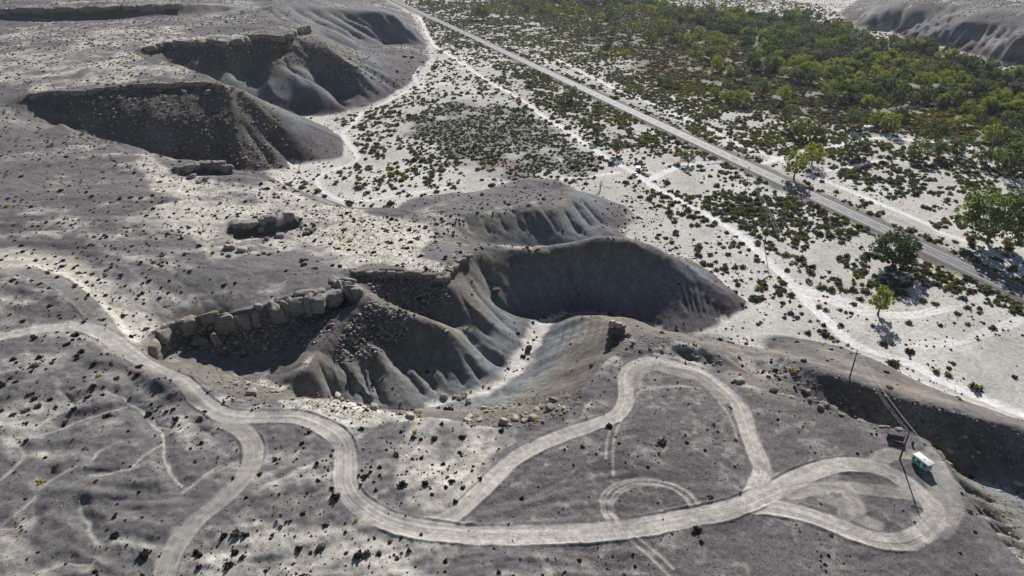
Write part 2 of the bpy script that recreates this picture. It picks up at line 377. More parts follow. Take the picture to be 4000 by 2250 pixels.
def spline(P, step=2.0):
    P = np.asarray(P, float); out = []
    Q = np.vstack([2*P[0]-P[1], P, 2*P[-1]-P[-2]])
    for i in range(1, len(Q)-2):
        L = np.linalg.norm(Q[i+1, :2]-Q[i, :2]); n = max(1, int(L/step)); t = np.arange(n)/n; t = t[:, None]
        out.append(.5*((2*Q[i])+(-Q[i-1]+Q[i+1])*t+(2*Q[i-1]-5*Q[i]+4*Q[i+1]-Q[i+2])*t*t+(-Q[i-1]+3*Q[i]-3*Q[i+1]+Q[i+2])*t**3))
    out.append(Q[-2:-1]); return np.vstack(out)
def tline(pairs, step=2.0):
    """picture points -> smooth line lying on the ground"""
    a = np.array(pairs, float); return spline(spot(a[:, 0], a[:, 1]), step)
def near_line(P, rad):
    """window of mesh cells round a line, with distance, signed offset, arc length and foot height"""
    s = np.concatenate([[0], np.cumsum(np.linalg.norm(np.diff(P[:, :2], axis=0), axis=1))])
    r = np.hypot(P[:, 0], P[:, 1]); th = np.arctan2(P[:, 0], P[:, 1]); e0 = rad/max(30, r.min())
    I0, I1 = np.searchsorted(MR, [r.min()-rad, r.max()+rad]); J0, J1 = np.searchsorted(MT, [(th-e0).min(), (th+e0).max()])
    sh = (max(I1-I0, 1), max(J1-J0, 1))
    D = np.full(sh, 1e9); U = np.zeros(sh); S = np.zeros(sh); Z = np.zeros(sh)
    for i in range(len(P)-1):
        a, b = P[i], P[i+1]
        i0, i1 = np.searchsorted(MR, [min(r[i], r[i+1])-rad, max(r[i], r[i+1])+rad])
        e = rad/max(30, min(r[i], r[i+1])); j0, j1 = np.searchsorted(MT, [min(th[i], th[i+1])-e, max(th[i], th[i+1])+e])
        if i1 <= i0 or j1 <= j0: continue
        gl = (slice(i0, i1), slice(j0, j1)); sl = (slice(i0-I0, i1-I0), slice(j0-J0, j1-J0))
        dx = b[0]-a[0]; dy = b[1]-a[1]; L2 = dx*dx+dy*dy+1e-9
        px = MX[gl]-a[0]; py = MY[gl]-a[1]; f = np.clip((px*dx+py*dy)/L2, 0, 1)
        d = np.hypot(px-f*dx, py-f*dy); m = d < D[sl]
        u = (px*dy-py*dx)/math.sqrt(L2)
        for A, v in ((D, d), (U, u), (S, s[i]+f*(s[i+1]-s[i])), (Z, a[2]+f*(b[2]-a[2]))):
            A[sl] = np.where(m, v, A[sl])
    return (slice(I0, I0+sh[0]), slice(J0, J0+sh[1])), D, U, S, Z
def smooth1(z, n):
    for _ in range(n): z = np.concatenate([z[:1], .25*z[:-2]+.5*z[1:-1]+.25*z[2:], z[-1:]])
    return z
_wa = .035*GY+4; GXW = GX+_wa*fbm(GX, GY, 26, 3, 131)*1.6; GYW = GY+_wa*fbm(GX, GY, 26, 3, 151)*1.6
def tp(*pairs):
    a = np.array(pairs, float); return spot(a[:, 0], a[:, 1])[:, :2]
def pmask(n, *pairs):
    """soft region given by its outline on the ground"""
    return np.clip(cubic(blur(in_poly(GXW, GYW, tp(*pairs)).astype(float), n)), 0, 1)

# ---- gullies cut into the slopes: sharp beds, rounded shoulders
GUL = np.zeros((nr, nt))
def incise(A, w, *lines, conv=None):
    cv = conv or (lambda a, b: (a, b))
    for L in lines:
        P = tline([cv(a, b) for a, b in L], 1.5); n_ = len(P); j = np.arange(n_); r_m = np.hypot(P[:, 0], P[:, 1]).mean()
        P[:, 0] += (.35*w*2)*vnoise(j/7., j*0+n_, 171); P[:, 1] += (.35*w*2)*vnoise(j/7., j*0+n_, 172)
        q, D, U, S, Z = near_line(P, w*4.5); Lt = S.max()+1e-6
        e = np.exp(-D/w)*sstep(0, .3*Lt, S+.02*Lt)*(1-.75*sstep(.8*Lt, Lt, S)); e = np.where(D < w*4.5, e-math.exp(-4.5), 0).clip(0)
        new = np.maximum(GUL[q], A*e); GUL[q] = new
z6 = lambda a, b: (600+a/1.2133, b/1.2133)
z5 = lambda a, b: (3200+a/1.82, b/1.82)
z3 = lambda a, b: (500+a/2.576, 50+b/2.576)
zA = lambda a, b: (1500+a/2.576, 650+b/2.576)
z4 = lambda a, b: (100+a/1.12, 280+b/1.12)
zb = lambda a, b: (1400+a/1.456, 1150+b/1.456)
z8 = lambda a, b: (500+a/1.456, 1080+b/1.456)
incise(2.4, 2.0, [(40,400),(100,510),(140,580),(180,625)], [(150,330),(210,370),(300,480),(390,600)], [(230,320),(330,430),(400,490),(460,560)], [(0,500),(40,580),(60,625)], conv=zb)
incise(2.0, 1.6, [(1080,470),(1130,590),(1180,690)], [(1180,440),(1240,560),(1290,690)], [(1300,470),(1340,560),(1380,680)], conv=z8)
incise(3.2, 3.0, [(590,200),(700,310),(780,370),(850,412)], conv=zb)
incise(1.3, 1.5, [(520,330),(560,430),(600,530)], [(440,300),(480,420),(520,520)], [(600,330),(660,430),(700,500)], conv=zb)
incise(3.0, 3.0, [(1425,1122),(1517,1160),(1647,1220),(1720,1240),(1805,1287)], [(1854,1005),(1911,1086),(1932,1164),(1983,1203),(2078,1232)])
incise(1.4, 1.8, [(1800,1050),(1870,1150),(1950,1240),(2030,1310)], [(1780,1120),(1840,1220),(1930,1330)])
incise(1.0, 2.2, [(1380,430),(1420,500),(1480,560),(1600,700)], [(1490,420),(1560,530),(1680,680)], [(1560,400),(1640,500),(1780,690)], [(1300,420),(1360,560),(1450,680)], [(960,470),(1030,600),(1100,700)], [(1120,450),(1180,560),(1260,680)], [(800,490),(850,600),(900,690)], conv=zA)
incise(2.6, 3.0, [(1760,390),(1860,480),(1940,600),(2030,690)], [(1880,330),(2000,480),(2120,610)], [(1960,300),(2100,450),(2230,590)], conv=zA)
incise(5.5, 6.5, [(500,30),(620,90),(740,135)], [(560,30),(700,110),(830,170),(960,228)], [(640,20),(760,90),(900,150),(980,205)], [(720,40),(850,100),(960,160),(1040,205)], [(800,40),(920,100),(1010,150),(1090,200)], [(860,50),(980,100),(1060,145),(1130,198)], [(950,60),(1050,110),(1120,150),(1180,198)], [(1010,60),(1100,110),(1170,160),(1220,203)], [(1080,60),(1160,115),(1220,170),(1250,200)], [(1120,60),(1200,120),(1270,195)], conv=z6)
incise(6.0, 5.0, [(1150,460),(1200,590),(1260,690),(1285,760)], [(1230,450),(1300,560),(1330,640),(1290,740)], [(1560,440),(1640,530),(1720,580),(1800,640),(1940,700)], [(1820,400),(1900,560),(1950,700),(2080,790),(2150,900),(2240,985)], [(900,330),(960,450),(1040,560),(1150,680)], conv=z3)
incise(3.0, 4.0, [(2000,420),(2120,560),(2250,700),(2380,850)], [(2100,420),(2230,560),(2350,690),(2480,830)], [(2200,500),(2330,640),(2450,760),(2540,830)], [(1700,260),(1760,340),(1800,420)], [(1640,290),(1680,370),(1760,430)], [(1900,330),(1980,450),(2080,600),(2160,740)], conv=z3)
incise(4.5, 5.0, [(400,220),(470,300),(540,350)], [(560,200),(600,260),(640,330),(660,380)], [(700,220),(740,300),(790,400)], [(830,200),(870,330),(915,425)], [(940,210),(1020,310),(1080,420)], [(1050,250),(1130,340),(1200,400)], [(480,170),(530,250),(580,330)], conv=z4)
incise(7.0, 7.0, [(600,100),(540,160),(470,207)], [(380,55),(330,110),(280,165)], [(440,55),(415,130),(390,200)], [(330,60),(280,110),(225,170)], [(500,70),(480,130),(450,200)], [(680,115),(640,200),(605,258)], [(740,100),(720,180),(680,280)], [(800,100),(790,200),(770,300)], [(870,100),(850,200),(835,310)], [(940,105),(930,200),(890,315)], [(1060,150),(960,260),(900,322)], [(1120,185),(1040,280),(980,352)], [(1200,165),(1120,280),(1050,375)], [(1280,150),(1190,290),(1120,392)], [(1350,150),(1260,290),(1195,412)], [(1420,150),(1330,300),(1275,432)], [(1456,190),(1400,340),(1350,452)], [(640,20),(600,60),(560,100)], [(900,30),(860,60),(830,90)], [(1000,40),(960,70),(930,92)], conv=z5)
incise(2.2, 1.8, [(3690,1790),(3750,1830),(3840,1890)], [(3740,1880),(3800,1910),(3900,1960)], [(3790,1960),(3850,1990),(3960,2050)], [(3850,2040),(3910,2060),(4010,2110)], [(3560,1690),(3640,1690),(3720,1740)], [(3900,2100),(3960,2120),(4050,2170)])
incise(1.8, 2.0, [(3250,1470),(3240,1530),(3260,1580)], [(3400,1520),(3390,1570),(3410,1630)], [(3500,1560),(3510,1620),(3530,1670)], [(3640,1600),(3650,1660),(3680,1720)], [(3800,1640),(3820,1700),(3840,1760)], [(3330,1490),(3320,1550),(3335,1610)], [(3580,1580),(3590,1640),(3610,1690)], [(3720,1620),(3740,1690),(3760,1750)], [(3900,1660),(3920,1720),(3950,1800)])
incise(1.5, 1.5, [(2640,1350),(2680,1390),(2710,1410)], [(2740,1360),(2770,1400),(2790,1425)], [(2950,1400),(2960,1430),(2950,1460)], [(3060,1390),(3040,1430),(3050,1470)])
incise(.6, .9, *[[(X, 960+35*((X//40) % 2)), (X+12, 1080), (X+25, 1190)] for X in range(2120, 2640, 46)])
incise(1.0, 1.2, *[[(2640+k*28, 1040+k*26), (2660+k*27, 1130+k*15), (2690+k*22, 1230+k*4)] for k in range(8)])
incise(.9, 1.0, *[[(2210+k*34, 1245-k*2), (2190+k*30, 1320), (2150+k*26, 1400)] for k in range(6)])
MZ = MZ-GUL*sstep(.1, .5, MSM+.35)
# ---- ground colours (real albedo of the soils)
def C(*c): return np.array(c)
def mix(a, b, t): return a*(1-t[..., None])+b*t[..., None]
nz1 = fbm(MX, MY, 30, 4, 41); nz2 = fbm(MX, MY, 9, 3, 52); nz3 = fbm(MX, MY, 2.2, 2, 63); nz4 = fbm(MX, MY, 70, 3, 77)
SHALE, SHALE2, PALE, CREAM = C(.158, .147, .148), C(.118, .109, .112), C(.43, .398, .352), C(.56, .515, .445)
SAND, TRACK = C(.56, .53, .485), C(.44, .405, .36)
pale = np.full((nr, nt), -.16)
def add(v, n, *p):
    global pale
    pale = pale+v*pmask(n, *p)
add(.55, 5, (700,660),(900,690),(1130,745),(1370,815),(1620,835),(1715,930),(1715,1050),(1400,1045),(1320,1075),(1200,1040),(1060,1010),(800,1000),(760,900),(560,745),(480,640),(600,605))
add(.32, 4, (1150,770),(1370,812),(1620,838),(1715,930),(1715,1050),(1400,1045),(1250,1020),(1150,900))
add(.5, 5, (120,352),(330,270),(560,212),(700,258),(870,322),(640,318),(340,344))
add(.26, 8, (0,130),(300,95),(700,110),(900,160),(650,165),(540,190),(500,240),(0,330))
add(.5, 3, (0,985),(200,1030),(300,1080),(420,1190),(520,1290),(565,1335),(640,1275),(500,1190),(400,1080),(250,1010))
add(.35, 3, (500,1180),(640,1280),(800,1215),(1000,1190),(1150,1130),(1060,1080),(800,1090),(600,1130))
add(.62, 2, (690,1400),(830,1440),(1000,1440),(1130,1500),(1200,1540),(1640,1615),(1600,1650),(1100,1590),(900,1580),(760,1500))
add(.42, 4, (1580,1625),(2150,1660),(2060,1760),(1880,1900),(1730,2010),(1520,1990),(1470,1880),(1520,1720))
add(.38, 4, (960,2080),(1480,2060),(1740,2090),(1720,2270),(650,2270),(760,2150))
add(.45, 3, (3500,1695),(3640,1735),(3760,1900),(3900,2100),(4020,2200),(4020,1850),(3850,1740),(3650,1680))
add(.3, 4, (2850,1480),(3010,1530),(3230,1590),(3350,1640),(3430,1700),(3100,1640),(2950,1580))
add(.22, 5, (0,1600),(300,1580),(150,1750),(300,2250),(0,2250))
add(.3, 3, (1080,1360),(1240,1345),(1240,1410),(1150,1465))
MFB = cubic(np.clip(FLB, -2.5, 2.5))
PL = sstep(-.22, .42, pale+.55*nz1+.5*nz2+.4*nz4+.10*MFL+.12*MFB+.25*nz3)
PL2 = sstep(.2, .7, pale+.6*nz2+.4*nz1+.06*MFL+.3*nz3)
col = mix(mix(np.broadcast_to(SHALE, MX.shape+(3,)), SHALE2, sstep(-.2, .35, nz4+.4*nz2)), PALE, PL)
col = mix(col, CREAM, PL2)
# mudstone slopes, banded by height
fz = np.where(MX > 480, 34., np.where(MR[:, None] > 420, 46., 30.))
hz = MZ/fz+.07*nz1+.03*nz2+.08*nz4
STOP = [(-.2, (.125, .105, .112)), (.12, (.120, .100, .108)), (.22, (.135, .128, .142)), (.38, (.155, .170, .186)), (.55, (.172, .180, .176)), (.68, (.178, .166, .135)), (.82, (.150, .132, .115)), (1.1, (.135, .120, .108))]
xs = [s[0] for s in STOP]; band = np.stack([np.interp(hz, xs, [s[1][k] for s in STOP]) for k in range(3)], -1)
RST = [(-.2, (.13, .09, .095)), (.10, (.10, .065, .07)), (.2, (.105, .068, .075)), (.27, (.17, .17, .19)), (.5, (.19, .20, .215)), (.62, (.14, .12, .125)), (.8, (.16, .155, .16)), (1.1, (.145, .135, .135))]
xs = [s[0] for s in RST]; bandr = np.stack([np.interp(hz, xs, [s[1][k] for s in RST]) for k in range(3)], -1)
band = mix(band, bandr, sstep(470, 520, MX))
outr = pmask(4, (2860,1325),(3050,1300),(3300,1352),(3650,1512),(4000,1645),(4100,1690),(4100,1900),(3900,1790),(3650,1700),(3400,1650),(3000,1530),(2850,1450))
band = mix(band, C(.165, .142, .124)*(1+.5*nz2[..., None]), outr*.9)
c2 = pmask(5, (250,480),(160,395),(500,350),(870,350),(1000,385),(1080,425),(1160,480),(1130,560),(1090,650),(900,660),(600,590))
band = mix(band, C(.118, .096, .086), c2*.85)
cyn = pmask(4, (600,1320),(900,1240),(1400,1150),(1430,1060),(1730,1085),(1700,1200),(1500,1180),(1350,1400),(1200,1340),(900,1350))
band = mix(band, C(.13, .115, .10), cyn*.8)
fl4 = pmask(6, (1180,105),(1060,20),(1380,30),(1540,30),(1690,180),(1500,175),(1390,200))
band = mix(band, C(.175, .175, .19), fl4*.8)
bl5 = pmask(4, (470,-5),(600,-5),(710,36),(640,52),(585,60),(520,40)); hump = pmask(5, (730,40),(800,12),(980,2),(1040,10),(960,40),(860,58))
band = mix(band, C(.19, .21, .235), np.clip(bl5, 0, 1))
c5 = pmask(4, (-50,38),(250,30),(420,10),(480,15),(590,60),(400,80),(0,84)); band = mix(band, C(.13, .105, .092), c5*.8)
band = band*(1+.05*MFL+.22*nz3+.2*nz2)[..., None]
steep = sstep(.20, .42, MSL+.12*nz2)*MOFF
bl3 = pmask(5, (880,215),(1000,200),(1130,170),(1200,110),(1400,200),(1480,185),(1690,185),(1650,300),(1520,372),(1430,420),(1300,448),(1180,450),(1000,345),(900,290))
fr_ = pmask(4, (3290,50),(3300,100),(3440,118),(3570,162),(3700,182),(3830,224),(4000,256),(4100,280),(4100,85),(3900,75),(3800,60),(3600,40),(3450,20),(3360,5))
steep = np.maximum(steep, np.clip(fl4*.85+bl3*.8+fr_*.85+bl5*.9, 0, 1)*MOFF)
col = mix(col, C(.42, .42, .43), hump*.6*(1-steep))
m2top = pmask(4, (1700,830),(2043,800),(2165,795),(2230,742),(2140,690),(2035,690),(1960,733),(1780,768))
col = mix(col, C(.155, .142, .142), m2top)
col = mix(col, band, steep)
# loop plateau: even dark gravel
loop = pmask(3, (2330,1440),(2500,1370),(2640,1400),(2850,1460),(3000,1560),(3330,1660),(3560,1700),(3660,1850),(3800,2100),(3900,2260),(1750,2260),(1850,2030),(2050,1800),(2300,1600))
col = mix(col, C(.142, .129, .127)*(1+.35*nz2[..., None]), loop*(1-steep)*.92)
mot = sstep(.16, .42, nz3*.9+.7*nz2+.25*nz1); col = mix(col, C(.30, .275, .25), loop*mot*(1-steep)*.6)
# valley soils
vs = np.broadcast_to(SAND, MX.shape+(3,))*(1+.30*nz1+.22*nz2+.12*nz3)[..., None]
vs = mix(vs, C(.40, .37, .335), sstep(.02, .4, nz4+.5*nz1+.3*nz2)*.6)
def vp(n, *pairs): 
    P = np.array([at_z(a, b, 0)[:2] for a, b in pairs]); return np.clip(cubic(blur(in_poly(GXW, GYW, P).astype(float), n)), 0, 1)
ZV1 = vp(4, (1700,400),(1790,380),(1900,395),(2020,425),(2120,490),(2250,575),(2310,640),(2260,690),(2050,685),(1900,670),(1770,640),(1700,570),(1620,520),(1660,450))
ZV2 = vp(3, (1665,70),(1760,128),(2000,255),(2300,405),(2660,575),(2600,605),(2420,560),(2330,520),(2110,400),(2050,350),(1990,300),(1880,205),(1760,190),(1700,150))
ZV3 = vp(4, (1640,10),(1900,-10),(2050,30),(2400,195),(2330,250),(2180,225),(2080,220),(1850,120))
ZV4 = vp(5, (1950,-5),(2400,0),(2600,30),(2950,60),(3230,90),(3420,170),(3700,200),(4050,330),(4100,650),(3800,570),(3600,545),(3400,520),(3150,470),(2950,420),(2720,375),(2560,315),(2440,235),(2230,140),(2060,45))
ZV5 = vp(5, (2150,215),(2430,225),(2600,330),(2900,410),(3100,480),(3400,560),(4050,650),(4050,950),(3700,800),(3300,690),(3080,600),(2850,550),(2550,410))
ZV6 = vp(4, (2600,760),(2950,740),(3150,790),(3450,960),(3620,1030),(3960,1200),(3940,1250),(3560,1080),(3420,1130),(3200,1100),(3050,1000),(2850,900))
vs = mix(vs, C(.20, .19, .185), ZV1*sstep(-.5, .3, nz2+.4*nz1+.3))
vs = mix(vs, C(.21, .19, .14), np.clip(ZV3+ZV2*.7, 0, 1)*sstep(-.25, .25, nz2+.4*nz1+.1))
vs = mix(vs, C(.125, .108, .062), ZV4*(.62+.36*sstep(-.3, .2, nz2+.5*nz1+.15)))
red = vp(3, (1900,600),(1990,590),(2000,660),(1880,670)); vs = mix(vs, C(.32, .21, .18), red*.7*sstep(-.2, .2, nz2))
toe = np.exp(-np.clip(MZ, 0, 9)/.35)
col = mix(col, vs, np.clip(1-sstep(.15, .8, MZ+.25*nz2), 0, 1))
# canyon wash: pale sand
wash = tline([(1690,1580),(1800,1550),(1900,1520),(1985,1470),(2040,1410),(2070,1340),(2110,1280),(2150,1246),(2205,1228)])
WASH = np.zeros((nr, nt), bool)
q, D, U, S, Z = near_line(wash, 9)
ww = 1-sstep(1.0, 4.2, D+4*nz2[q]); col[q] = mix(col[q], SAND*.95, ww*.95); WASH[q] |= ww > .5
lw = tline([(0,1019),(181,1045),(290,1102),(393,1190),(466,1257),(550,1325)])
q, D, U, S, Z = near_line(lw, 16)
wl = 1-sstep(2, 12, D+8*nz2[q]+6*nz1[q]); col[q] = mix(col[q], CREAM*.98, wl*.85); WASH[q] |= wl > .6

# ---- dirt tracks: levelled bed, low berms, wheel ruts
TRK = np.zeros((nr, nt), bool)
def track(pairs, w, c=TRACK, k=1.0, berm=.28, streak=.4, smooth=8, bed=.8):
    P = tline(pairs) if not isinstance(pairs, np.ndarray) else pairs
    P[:, 2] = smooth1(P[:, 2], smooth)
    q, D, U, S, Z = near_line(P, w*.5+3.5)
    wob = .5*vnoise(S/6, U*0+w, 5)+.25*vnoise(S/2, U*.3, 8)
    e = w*.5+wob*min(1, w*.25)
    t = 1-sstep(e-.35, e+.45, D)
    z = MZ[q]; z = np.where(D < 50, z+(Z-z)*bed*(1-sstep(e, e+3, D)), z)
    Lt = S.max(); b = sstep(.3, 5, S)*sstep(.3, 5, Lt-S)*np.exp(-((D-e-.35)/.33)**2)*sstep(-.35, .15, vnoise(S/9, np.sign(U)*3, 31))
    Uw = U+.8*vnoise(S/30, U*0, 4); st = .9*vnoise(Uw*2.6, S/60, 12)+.9*vnoise(Uw*5.5, S/40, 14)+.2*nz3[q]
    MZ[q] = z+berm*b-.07*t*k+(.10*t*st if berm > .1 else 0)
    col[q] = mix(col[q], np.broadcast_to(c, st.shape+(3,))*(1+streak*st)[..., None], t*k*np.clip(1+.9*nz2[q]*(streak > .15), 0, 1))
    TRK[q] |= (t*k) > .55
G3 = C(.30, .275, .25); VT = C(.76, .735, .70)
F1 = [(-120,1330),(0,1314),(104,1293),(207,1278),(311,1273),(373,1288),(430,1319),(492,1366),(543,1407),(621,1449),(714,1490),(776,1552),(828,1593),(890,1622),(1000,1627),(1155,1627),(1233,1650),(1311,1692),(1347,1740),(1352,1811),(1352,1888),(1383,1945),(1440,1992),(1518,2033),(1621,2059),(1725,2075),(1828,2085),(2000,2090),(2207,2085),(2362,2075),(2518,2054),(2673,2023),(2828,1992),(2932,1955),(3000,1925)]
track([(104,1060),(228,1102),(311,1164),(362,1216),(404,1268),(440,1318)], 6, C(.21, .195, .185), .8)
track([(849,1640),(906,1655),(968,1697),(994,1759),(978,1831),(932,1888),(854,1961),(776,2023),(714,2095),(673,2163),(642,2250),(630,2300)], 5, C(.34, .315, .285))
track([(1640,2075),(1776,2007),(1880,1914),(2000,1800),(2104,1738),(2207,1697),(2311,1660),(2404,1624),(2440,1578),(2445,1531),(2447,1459),(2488,1418),(2557,1404),(2626,1418),(2715,1445),(2804,1500),(2873,1562),(2907,1631),(2925,1693),(2960,1785),(2978,1836),(2958,1893),(2930,1950)], 4.6, C(.45, .415, .37))
track([(2480,1500),(2490,1450),(2560,1432),(2640,1450),(2740,1480),(2830,1560)], 4, C(.33, .30, .27), .7, .08)
track([(2960,1800),(3010,1850),(3060,1870),(3120,1862)], 2.2, C(.36, .33, .29), .7, .1)
track([(2900,1970),(3000,1930),(3078,1883),(3155,1847),(3259,1816),(3388,1816),(3492,1852),(3569,1904),(3637,1966),(3652,2018),(3621,2069),(3543,2110),(3440,2112),(3336,2080),(3233,2036),(3129,2000),(3000,1978),(2900,1972)], 5.2, C(.48, .445, .395))
track([(3080,1925),(3200,1905),(3330,1905),(3450,1915),(3560,1930)], 4.0, C(.38, .35, .31), .75, .08)
track([(3640,2060),(3690,2000),(3690,1930),(3660,1860),(3620,1800)], 7.0, C(.33, .305, .275), .7, .06)
track([(3420,1830),(3440,1790),(3500,1765),(3560,1775)], 4.5, C(.33, .305, .275), .75, .08)
track([(3300,1900),(3340,1960),(3350,2020),(3420,2050)], 4.0, C(.42, .385, .335), .65, .04)
track([(3210,1940),(3300,1975),(3290,2030)], 3.5, C(.32, .295, .27), .6, .04)
track(F1, 5.4, C(.45, .418, .375))
def pixel_tile(ox, oy, L): return [(ox+a/1.932, oy+b/1.932) for a, b in L]
o1 = pixel_tile(2000, 1500, [(735,1050),(680,960),(668,870),(720,790),(820,735),(950,712),(1080,715),(1200,745),(1310,800),(1380,870),(1402,930)])
o2 = pixel_tile(2000, 1500, [(800,1045),(735,960),(728,890),(780,820),(870,765),(990,745),(1110,755),(1220,790),(1300,850),(1340,910),(1350,940)])
for o in (o1, o2): track(o, .42, TRACK, .85, 0, .1, 2, 0); track([(a+14, b+6) for a, b in o], .42, TRACK, .75, 0, .1, 2, 0)
for L in ([(870,1150),(1040,1300),(1190,1449)], [(940,1145),(1080,1260),(1215,1390)], [(760,290),(720,420),(708,560)], [(830,270),(780,380),(762,520),(765,690)], [(880,200),(960,60),(1080,10)], [(1000,40),(1200,15),(1420,30)],[(1560,130),(1650,260),(1700,420)]):
    track(pixel_tile(2000, 1500, L), .5, TRACK, .75, 0, .1, 2, 0)
for L in ([(130,420),(300,300),(440,220),(700,60)], [(250,350),(430,320),(600,260),(800,210),(930,160)], [(0,690),(130,590),(190,510),(130,430)], [(640,650),(830,640),(950,630),(1040,550),(1200,440)], [(820,20),(1000,160),(1080,250),(1200,420),(1260,580),(1370,770)], [(0,1020),(200,900),(400,720),(560,620)], [(1370,780),(1500,690),(1650,600)], [(0,1050),(130,1040),(240,990)], [(1150,230),(1200,300),(1300,330),(1450,290)], [(180,1449),(290,1380),(450,1350),(660,1350)], [(690,540),(760,470),(900,420)], [(600,900),(640,1060),(720,1220)]):
    P = tline(pixel_tile(0, 1500, L), 1.0); jj = np.arange(len(P)); P[:, 0] += 2.2*vnoise(jj/9., jj*0+len(L), 71)+.9*vnoise(jj/3., jj*0, 72); P[:, 1] += 2.2*vnoise(jj/9., jj*0+3, 73)+.9*vnoise(jj/3., jj*0, 74)
    q, D, U, S, Z = near_line(P, 6); MZ[q] -= np.where(D < 6, .75*np.exp(-D/1.1), 0)
    P[:, 2] = hgt(P[:, 0], P[:, 1])-.7; track(P, .7, PALE*1.05, .75, .0, .5, 2, .6)
for L in ([(330,80),(500,20),(700,100)], [(0,100),(120,40),(200,20)], [(800,480),(900,350),(1150,470)]):
    pass
for L in ([(400,20),(480,120),(560,200)], [(60,250),(200,220),(330,180)], [(560,700),(700,660),(860,690)], [(700,860),(860,900),(980,830)], [(300,1150),(450,1120),(600,1060)], [(900,1050),(1000,980),(1150,960)], [(100,880),(250,860),(380,800)], [(1050,900),(1150,860),(1290,850)], [(1420,300),(1540,380),(1600,470)], [(850,1250),(1000,1210),(1100,1230)], [(380,560),(470,520),(560,420)], [(1000,1330),(1100,1290),(1180,1180)]):
    P = tline(pixel_tile(0, 1500, L), 1.0); jj = np.arange(len(P)); P[:, 0] += 3*vnoise(jj/8., jj*0+len(P), 81)+1.0*vnoise(jj/3., jj*0, 82); P[:, 1] += 3*vnoise(jj/8., jj*0+5, 83)
    q, D, U, S, Z = near_line(P, 7); MZ[q] -= np.where(D < 7, .9*np.exp(-D/1.3), 0)*sstep(0, 6, S)*sstep(0, 6, S.max()-S)
for L in ([(420,1400),(470,1425),(540,1450),(600,1500),(660,1530)], [(330,1385),(390,1420),(450,1440)], [(620,1480),(680,1530),(740,1570)]):
    P = tline(L, 1.0); q, D, U, S, Z = near_line(P, 9); MZ[q] += np.where(D < 9, 1.5*np.exp(-(D/3.0)**2), 0)*sstep(0, 5, S)*sstep(0, 5, S.max()-S)*(1+.8*nz2[q])
    col[q] = mix(col[q], SHALE2*.85, np.exp(-(D/4.0)**2)*(D < 9)*.8)
# valley tracks
T1 = [(1600,25),(1640,70),(1665,125),(1700,180),(1745,207),(1828,264),(1921,326),(2000,367),(2067,409),(2119,450),(2207,507),(2300,569),(2388,626),(2466,668),(2518,704),(2580,745),(2673,791),(2776,848),(2880,910),(2958,978),(3010,1030),(3067,1081),(3119,1143),(3171,1195),(3259,1278),(3331,1340),(3466,1387),(3595,1438),(3688,1490),(3800,1540),(3900,1580),(4000,1618),(4200,1700)]
track(T1, 5.2, VT, .95, .2, .2)
track([(2780,634),(2820,630),(2870,626)], 11, C(.19, .19, .20), .9, .0, .1)
track([(2518,704),(2560,690),(2620,662),(2700,640),(2790,632),(2850,627)], 6, VT, .95, .15, .2)
track([(2960,640),(3000,631),(3078,611),(3155,590),(3233,575),(3311,559),(3373,543),(3440,538),(3518,543),(3673,559),(3802,580),(3983,600)], 6, VT, .95, .15, .2)
track([(3145,673),(3259,662),(3383,637),(3466,626),(3543,629)], 4, VT, .9, .1, .2)
track([(2150,222),(2197,243),(2311,300),(2414,352),(2518,393),(2621,440),(2725,481),(2828,533),(2906,575),(2973,595),(3060,630),(3145,673),(3233,709),(3331,750),(3440,797),(3518,828),(3621,874),(3699,916),(3828,957),(4000,1060),(4150,1140)], 4.6, VT, .9, .15, .2)
track([(2330,330),(2420,380),(2520,425),(2620,470),(2700,520)], 4.5, C(.34, .33, .33), .8, .1, .2)
track([(3480,850),(3560,885),(3660,930),(3800,990),(3950,1070),(4050,1120)], 4.5, C(.36, .35, .35), .8, .1, .2)
track([(1750,321),(1642,342),(1569,367),(1518,393),(1466,419),(1414,440),(1383,481),(1342,518),(1352,549),(1383,585),(1395,616),(1362,642),(1290,668),(1248,690),(1250,722),(1280,755),(1340,780),(1430,782),(1520,768),(1620,752),(1750,732)], 4.4, VT*.94, .9, .2, .25)
track([(1642,342),(1618,300),(1645,259)], 4, VT*.9, .8, .15, .2)
track([(2197,699),(2311,688),(2414,673)], 4, VT, .8, .1, .2)
track([(1670,62),(1720,44),(1790,28),(1830,18)], 5, VT*.9, .8, .1, .2)
track([(3119,1143),(3230,1170),(3330,1205),(3430,1225),(3560,1230),(3700,1200)], 6, VT, .7, .12, .4)
track([(3120,1120),(3240,1150),(3380,1195)], 4, VT, .7, .12, .4)
track([(3600,1350),(3750,1330),(3900,1280),(4000,1240)], 5, VT, .5, .12, .4)
# ---- highway bed
HWP = [(3838,1073.5),(3700,1010.4),(4000,1148.3),(3300,822),(3438,888),(3599.4,962.8),(2700,543.5),(2838,609.7),(2999,683.5),(2100,262.8),(2238,328.3),(2399,398.7),(1550,6),(1688,71),(1849,145)]
hp = np.array([at_z(a, b, .6)[:2] for a, b in HWP])
cf = np.polyfit(hp[:, 1], hp[:, 0], 3)
hy = np.arange(150, 1900, 4.0); HW = np.stack([np.polyval(cf, hy), hy, hy*0+.62], 1)
print('highway fit', np.abs(np.polyval(cf, hp[:, 1])-hp[:, 0]).max())
q, D, U, S, Z = near_line(HW, 26)
HWD = np.full((nr, nt), 1e9); HWD[q] = D
MZ[q] = np.where(D < 26, np.where(D < 6.2, .42, MZ[q]+(.42-MZ[q])*(1-sstep(6.2, 13, D))), MZ[q])
verge = (1-sstep(9, 14, D+3*nz2[q]))
col[q] = mix(col[q], C(.17, .145, .122)*(1+.4*nz2[q][..., None]), verge*.9)
